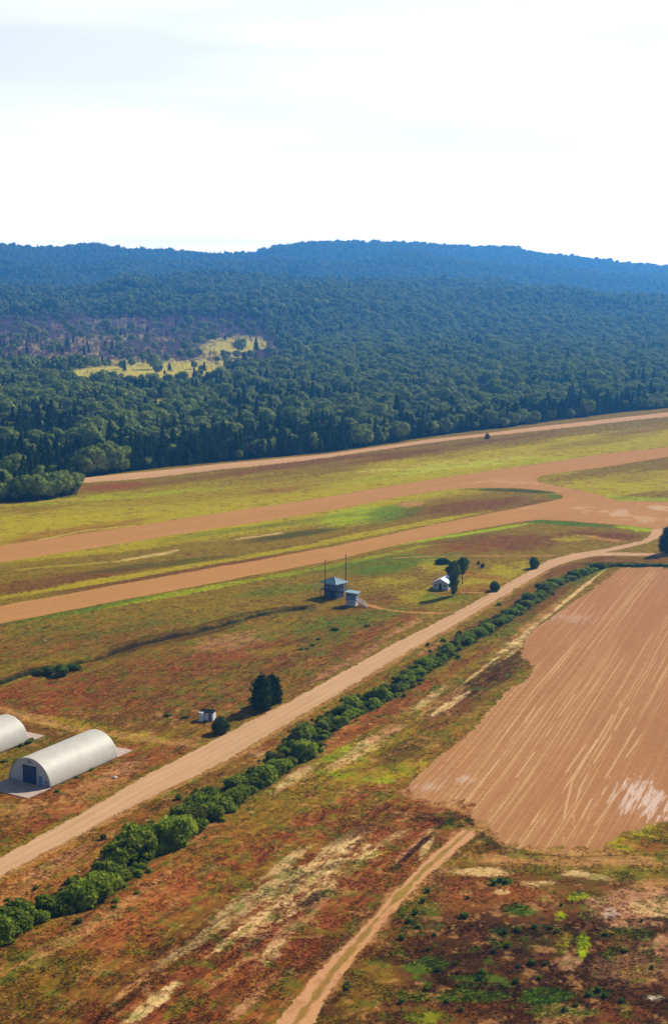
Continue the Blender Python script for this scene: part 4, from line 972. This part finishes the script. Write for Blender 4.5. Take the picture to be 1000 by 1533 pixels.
M_DARKP = mat_leaf('dark_needles', (.025, .05, .014), (.03, .055, .016), (.06, .09, .02), .1)
def ball_mesh(seed, mat):
    r = np.random.default_rng(seed); L = [(0, 0, 1.35, 1.35, .95), (.5, .2, 1.0, 1.1, .9), (-.6, -.2, .95, 1.05, .9), (.1, -.5, .9, 1.0, .9), (-.1, .4, 1.8, .9, .9)]
    return crown('foliage', L, .15, 2200, mat, seed, rough=.2)
M_BALL = mat_leaf('dense_bush_leaves', (.06, .10, .018), (.08, .12, .02), (.15, .19, .03), .2)

def solo(name, crown_me, trunk_me, px, py, s, rz, label, cat):
    p = at(px, py); e = link(name, None, None, p, rz, s); tag(e, label, cat); c = link(crown_me.name.split('.')[0], crown_me, e); 
    link('trunk', trunk_me, e); return e
T1 = trunk('trunk', 9.0, .16, 3, 300); T2 = trunk('trunk', 6.0, .2, 5, 301); T3 = trunk('trunk', 1.0, .12, 3, 302)
solo('slim_tree', slim_mesh(1), T1, 678.5, 892, 1.0, 0, 'tall slim tree leafed to the ground in front of the white hut', 'tree')
solo('shade_tree', loose_mesh(2), T2, 692, 874, 1.05, 1, 'loose crowned tree on a bare trunk behind the white hut', 'tree')
solo('pine_tree', cedar_mesh(3, 8.0, 2.9), trunk('trunk', 6.5, .14, 0, 303), 392, 1063, 1.0, 0, 'bigger dark pine of the pair beside the gravel road', 'tree')
solo('pine_tree', cedar_mesh(4, 6.4, 2.2), trunk('trunk', 5.2, .1, 0, 304), 408, 1051, 1.0, 0, 'smaller dark pine of the pair beside the gravel road', 'tree')
solo('pine_tree', cedar_mesh(5, 9.4, 3.0), trunk('trunk', 7.5, .16, 0, 305), 997, 829, 1.0, 0, 'dark conifer at the right edge of the picture beside the side road', 'tree')
BALL = ball_mesh(6, M_BALL); BALLD = ball_mesh(7, M_DARKL)
solo('bush', BALL, T3, 331, 1096, 1.3, 0, 'round dark green bush next to the tiny white shed', 'bush')
solo('bush', BALLD, T3, 799, 850.5, (1.2, 1.2, 1.4), 1, 'dense dark bush on the verge near where the side path meets the gravel road', 'bush')
solo('bush', BALL, T3, 740, 884, (1.1, 1.1, 1.15), 2, 'rounded bush beside the gravel road right of the white hut', 'bush')
solo('bush', BALL, T3, 662, 844, (1.7, 1.2, .75), 3, 'low wide bush in the grass behind the white hut', 'bush')
solo('bush', BALL, T3, 722, 850, .55, 4, 'little bush in the grass right of the loose crowned tree', 'bush')
solo('bush', BALL, T3, 716, 845, .4, 5, 'smallest of the bushes right of the loose crowned tree', 'bush')
solo('bush', BALLD, T3, 729, 657, (.9, .9, 1.3), 6, 'lone dark bush on the bank of the forest road', 'bush')
solo('bush', BALLD, T3, 93, 1011, (1.25, 1.25, 1.05), 7, 'round dark bush in the ditch above the hangars', 'bush')
solo('bush', BALL, T3, 73, 1008, (1.5, 1.3, .6), 8, 'low spreading bush in the ditch left of the round dark one', 'bush')
solo('bush', BALL, T3, 110, 1002, (1.3, 1.3, .5), 9, 'low bush in the ditch right of the round dark one', 'bush')
solo('bush', BALL, T3, 59, 1011, (1.1, 1.1, .45), 10, 'leftmost low bush in the ditch above the hangars', 'bush')
BUSHL = bush_mesh(31, .13, 900, mat_leaf('light_weed_leaves', (.13, .19, .03), (.16, .21, .035), (.2, .25, .05), .3))
for k, (px, py, s, lab) in enumerate([(502, 943, .85, 'wide yellow green weed clump below the observation booth'), (550, 938, .6, 'small dark green weed clump right of the wide yellow green one'),
        (478, 957, .5, 'upper clump in the short row of weeds above the road'), (468, 966, .5, 'second clump in the short row of weeds above the road'), (460, 971, .45, 'third clump in the short row of weeds above the road'), (451, 972, .45, 'lowest left clump in the short row of weeds above the road'),
        (252, 1072, .6, 'pale weed clump between the front hangar and the tiny shed'), (278, 1075, .6, 'bright green weed clump left of the tiny shed'), (45, 1111, .8, 'weed clump at the foot of the cut off hangar'), (31, 1116, .6, 'ragged weeds along the wall of the cut off hangar'),
        (136, 1152, .45, 'small weed clump at the side wall of the front hangar'), (86, 1184, .4, 'weed clump at the front right corner of the front hangar'), (116, 1163, .3, 'tiny weed clump halfway along the side wall of the front hangar'), (28, 1140, .55, 'weeds growing between the two hangars'), (8, 1140, .5, 'weed clump left of the weeds between the hangars')]):
    p = at(px, py); o = link('weed_clump', BUSHL, None, p, k, (s * 1.2, s * 1.2, s * .6)); tag(o, lab, 'weeds')

for px, py, s, lab in ((67, 960, .45, 'pale boulder alone in the grass above the ditch'), (172, 1164, .5, 'flat white stone lying between the front hangar and the road'), (119, 1289+16, .22, 'small pale stone on the verge below the gravel road')):
    p = at(px, py); V, Fc = ICO2; r = np.random.default_rng(int(px)); v = V * (1 + (r.random(len(V))[:, None] - .5) * .35) * (s, s * .8, s * .5)
    o = link('stone', mesh_np('stone', v, Fc, [M_STONE]), None, p + Vector((0, 0, s * .25))); tag(o, lab, 'stone')

# ------------------------------------------------------------------ hedge of shrubs along the road
SH = [bush_mesh(40 + k) for k in range(6)] + [bush_mesh(50, mat=M_HEDGE2)]
M_HEDGE3 = mat_leaf('bright_shrub_leaves', (.18, .26, .02), (.26, .34, .03), (.42, .48, .05), .4, .6)
SHL = [bush_mesh(52 + k, mat=M_HEDGE3) for k in range(2)]
seg = [(0, 'at bottom left'), (120, 'below the front hangar'), (262, 'below the tiny shed'), (400, 'below the dark pines'), (520, 'below the range tower'), (640, 'opposite the hut'), (770, 'at its far end')]
hp = []
L_ = np.concatenate([[0], np.cumsum(np.hypot(*np.diff(HEDGE, axis=0).T))])
sdist = 0.0; rh = random.Random(5)
while sdist < L_[-1]:
    q = np.array([np.interp(sdist, L_, HEDGE[:, 0]), np.interp(sdist, L_, HEDGE[:, 1])]); px = np.interp(sdist, L_, [c[0] for c in HEDGE_PX])
    nrm = np.array([-D_ROAD[1], D_ROAD[0]])           # towards the road
    big = np.interp(px, [0, 110, 200, 330, 440, 520, 700, 905], [1.9, 2.05, 1.75, 1.7, 1.45, 1.25, 1.1, .85])
    wdt = np.interp(px, [0, 100, 140, 200, 260, 400, 460, 560, 700, 905], [2.6, 2.4, 1.4, 2.2, 2.6, 2.0, 2.2, 2.2, 1.6, 1.0])
    rows = (-.8, .7) if px < 560 else (-.6, .6)
    for side in rows:
        if rh.random() < (.12 if px < 460 else (.26 if px < 640 else .36)): continue
        o_ = q + nrm * (side * wdt + rh.uniform(-.5, .5)) + D_ROAD * rh.uniform(-.5, .5)
        s_ = big * rh.choice((.55, .75, .95, 1.1, 1.35)) * rh.uniform(.9, 1.1) * (1.0 if px < 460 else .95)
        if 448 < px < 476 and side < .5: continue
        hp.append((px, side, o_, s_))
    sdist += big * (1.9 if px < 460 else 1.75)
cnt = {}
for px, side, o_, s_ in hp:
    nm = [s[1] for s in seg if px >= s[0] - 80][-1]; row = 'road side' if side > .3 else ('field side' if side < -.3 else 'middle row')
    cnt[(nm, row)] = cnt.get((nm, row), 0) + 1
    o = link('hedge_shrub', SH[6] if rh.random() < .10 else (SHL[rh.randrange(2)] if rh.random() < (.22 if px < 440 else .5) else SH[rh.randrange(6)]), None, (o_[0], o_[1], gz(*o_) - .1), rh.uniform(0, 6.28), (s_, s_, s_ * rh.uniform(.6, 1.1)))
    tag(o, '%s shrub along the %s of the hedge stretch %s' % (NUM[cnt[(nm, row)] - 1], row, nm), 'shrub', 'shrubs of the roadside hedge')
print('hedge', len(hp))
k = 0
for px in np.arange(922, 1010, 6.5):
    k += 1; p = at(px, 847 + rh.uniform(-.8, .6)); s_ = rh.uniform(.55, .8)
    o = link('ditch_shrub', SH[k % 6], None, p, rh.uniform(0, 6.28), (s_ * 1.5, s_, s_ * .6)); tag(o, '%s low dark shrub from the left in the ditch beyond the tilled field' % NUM[k - 1], 'shrub', 'low shrubs in the ditch')
# low tangle of weeds and brambles filling the foot of the hedge
def undergrowth():
    r = np.random.default_rng(77); n = 1500; t = np.sort(r.random(n)) ** 1.0 * L_[-1]
    x = np.interp(t, L_, HEDGE[:, 0]); y = np.interp(t, L_, HEDGE[:, 1]); px = np.interp(t, L_, [c[0] for c in HEDGE_PX])
    wd = np.interp(px, [0, 460, 905], [3.6, 3.0, 1.7]); o = r.normal(size=n) * wd * .75
    x = x - D_ROAD[1] * o; y = y + D_ROAD[0] * o; z = terrain(x, y) - .25
    k = fbm(x / 9, y / 9, 401, 2) > .38; 
    scatter('hedge_undergrowth', [SH[0], SHL[0], SH[6], SHL[1], SH[3]], np.stack([x, y, z], 1)[k], r.uniform(.28, .62, n)[k], r.uniform(0, 6.28, n)[k])
undergrowth()
# outliers on the verge
for k, (px, py, s_, lab) in enumerate([(155, 1256, .45, 'small shrub standing apart above the hedge, nearest the gravel road'), (180, 1262, .8, 'outlying shrub above the hedge below the front hangar'), (268, 1196, .5, 'small outlying shrub above the hedge, second from the left'), (293, 1187, .45, 'small outlying shrub above the hedge below the tiny shed'),
      (54, 1330, .3, 'little green tuft shrub on the verge at lower left'), (188, 1250, .5, 'small shrub just above the outlying shrub'), (435, 1118, .5, 'small round shrub at the start of the hedge gap'), (448, 1113, .45, 'dark little shrub in the hedge gap'), (160, 1272, .4, 'little low shrub on the verge beside the hedge'), (640, 966, .4, 'small shrub between the gravel road and the hedge')]):
    p = at(px, py); o = link('verge_shrub', SH[k % 6], None, p, k, s_); tag(o, lab, 'shrub')
# small plants in the bottom right field
pl = [(694, 1372, .5), (755, 1395, .42), (776, 1393, .42), (800, 1389, .38), (824, 1390, .35), (834, 1395, .3), (760, 1416, .4), (740, 1424, .4), (775, 1447, .32), (795, 1443, .5), (815, 1443, .32), (722, 1458, .5), (718, 1465, .4), (657, 1452, .45), (772, 1470, .4), (807, 1465, .32), (642, 1422, .3), (840, 1356, .3), (739, 1324, .5), (757, 1322, .45),
      (748, 1319, .4), (640, 1335, .4), (632, 1350, .4), (622, 1368, .45), (612, 1380, .4), (626, 1388, .35), (602, 1405, .4), (880, 1490, .4), (895, 1483, .45), (905, 1492, .4), (930, 1500, .35), (520, 1475, .4), (519, 1480, .3), (862, 1505, .3), (845, 1512, .35), (700, 1345, .3), (905, 1400, .3), (960, 1380, .3), (935, 1425, .35), (975, 1450, .3), (640, 1480, .4), (668, 1500, .35), (600, 1500, .4), (690, 1512, .35), (650, 1400, .3)]
GR = bush_mesh(33, .10, 700, mat_leaf('field_weed_leaves', (.06, .12, .03), (.08, .15, .03), (.11, .19, .04), .3))
near_ = lambda x, y: 'right of the dirt track' if x < 660 else ('near the bright lime patch' if x > 820 and y < 1450 else ('by the bottom right corner' if x > 820 else ('below the corner of the tilled field' if y < 1350 else 'in the middle of the bottom right field')))
cn2 = {}
for k, (px, py, s_) in enumerate(sorted(pl)):
    p = at(px, py); w_ = near_(px, py); cn2[w_] = cn2.get(w_, 0) + 1
    o = link('field_weed', GR if k % 3 else SH[k % 6], None, p, k * 1.3, (s_, s_, s_ * .8)); tag(o, '%s small green weed bush from the left %s' % (NUM[cn2[w_] - 1], w_), 'weeds', 'small weed bushes in the field')

# ------------------------------------------------------------------ grass and low growth on the near soil
def grass():
    N0 = 150000
    r = np.random.default_rng(99)
    v = 1560 - (1560 - 860) * r.random(N0) ** 1.0
    yy = np.array([G(500, q)[1] for q in (860, 1000, 1200, 1400, 1560)]); Yg = np.interp(v, [860, 1000, 1200, 1400, 1560], yy) + r.uniform(-1, 1, N0)
    Xg = Yg * r.uniform(-.27, .27, N0)
    C, cls = ground_color(Xg, Yg)
    d, _ = dist_line(np.stack([Xg, Yg], -1), HEDGE)
    lum = C.mean(1)
    dens = fbm(Xg / 4, Yg / 4, 301, 3)
    k = (cls == 0) & (r.random(N0) < np.where(lum > .32, .12, .85) * ss(.36, .6, dens) ** .7 * 1.2)
    Xg, Yg, C = Xg[k], Yg[k], C[k]; n = len(Xg); Z = terrain(Xg, Yg)
    green = (C[:, 1] > C[:, 0] * .9)
    P = np.stack([Xg, Yg, Z], 1); s = r.uniform(.10, .26, n) * np.where(green, 1.35, 1.0); VV = []; CC = []
    for q in range(3):
        a = r.uniform(0, math.pi, n); A = np.stack([np.cos(a), np.sin(a), np.zeros(n)], 1) * (s * .8)[:, None]; B = np.stack([r.normal(size=n) * .6, r.normal(size=n) * .6 + .4, np.full(n, .45)], 1) * s[:, None]
        o = np.stack([r.uniform(-.12, .12, n), r.uniform(-.12, .12, n), np.full(n, -.03)], 1)
        VV.append(np.stack([P + o - A, P + o + A, P + o + A * .7 + B, P + o - A * .7 + B], 1).reshape(-1, 3))
        c = C * r.uniform(.9, 1.5, n)[:, None]; CC.append(np.repeat(c, 4, 0))
    V = np.concatenate(VV); Cc = np.clip(np.concatenate(CC), 0, 1); me = mesh_np('grass', V, np.arange(len(V)).reshape(-1, 4), [M_GRASS])
    a = me.color_attributes.new('soil', 'FLOAT_COLOR', 'POINT'); a.data.foreach_set('color', np.concatenate([Cc, np.ones((len(Cc), 1))], 1).astype(np.float32).ravel())
    o = link('grass', me); o['kind'] = 'stuff'; print('grass', n)
M_GRASS = bpy.data.materials.new('grass_blades'); M_GRASS.use_nodes = True
t = M_GRASS.node_tree; t.nodes.clear(); o_ = t.nodes.new('ShaderNodeOutputMaterial'); a_ = t.nodes.new('ShaderNodeAttribute'); a_.attribute_name = 'soil'
d_ = t.nodes.new('ShaderNodeBsdfDiffuse'); r_ = t.nodes.new('ShaderNodeBsdfTranslucent'); m_ = t.nodes.new('ShaderNodeMixShader'); m_.inputs[0].default_value = .4
t.links.new(a_.outputs['Color'], d_.inputs[0]); t.links.new(a_.outputs['Color'], r_.inputs[0]); t.links.new(d_.outputs[0], m_.inputs[1]); t.links.new(r_.outputs[0], m_.inputs[2]); t.links.new(m_.outputs[0], o_.inputs[0])
grass()

# ------------------------------------------------------------------ haze: one closed box of air round the scene
def haze():
    m = bpy.data.materials.new('air'); m.use_nodes = True; t = m.node_tree; t.nodes.clear()
    o = t.nodes.new('ShaderNodeOutputMaterial'); v = t.nodes.new('ShaderNodeVolumePrincipled')
    v.inputs['Color'].default_value = (.09, .40, 1.0, 1); v.inputs['Density'].default_value = 1.7e-4; v.inputs['Anisotropy'].default_value = 0.55
    t.links.new(v.outputs[0], o.inputs['Volume'])
    b = MB(); x0, x1, y0, y1, z0, z1 = -5400, 5400, -120, 8350, -6, 262
    b.box(((x0 + x1) / 2, (y0 + y1) / 2, (z0 + z1) / 2), (x1 - x0, y1 - y0, z1 - z0))
    ob = b.build('haze', m); ob['kind'] = 'stuff'
haze()
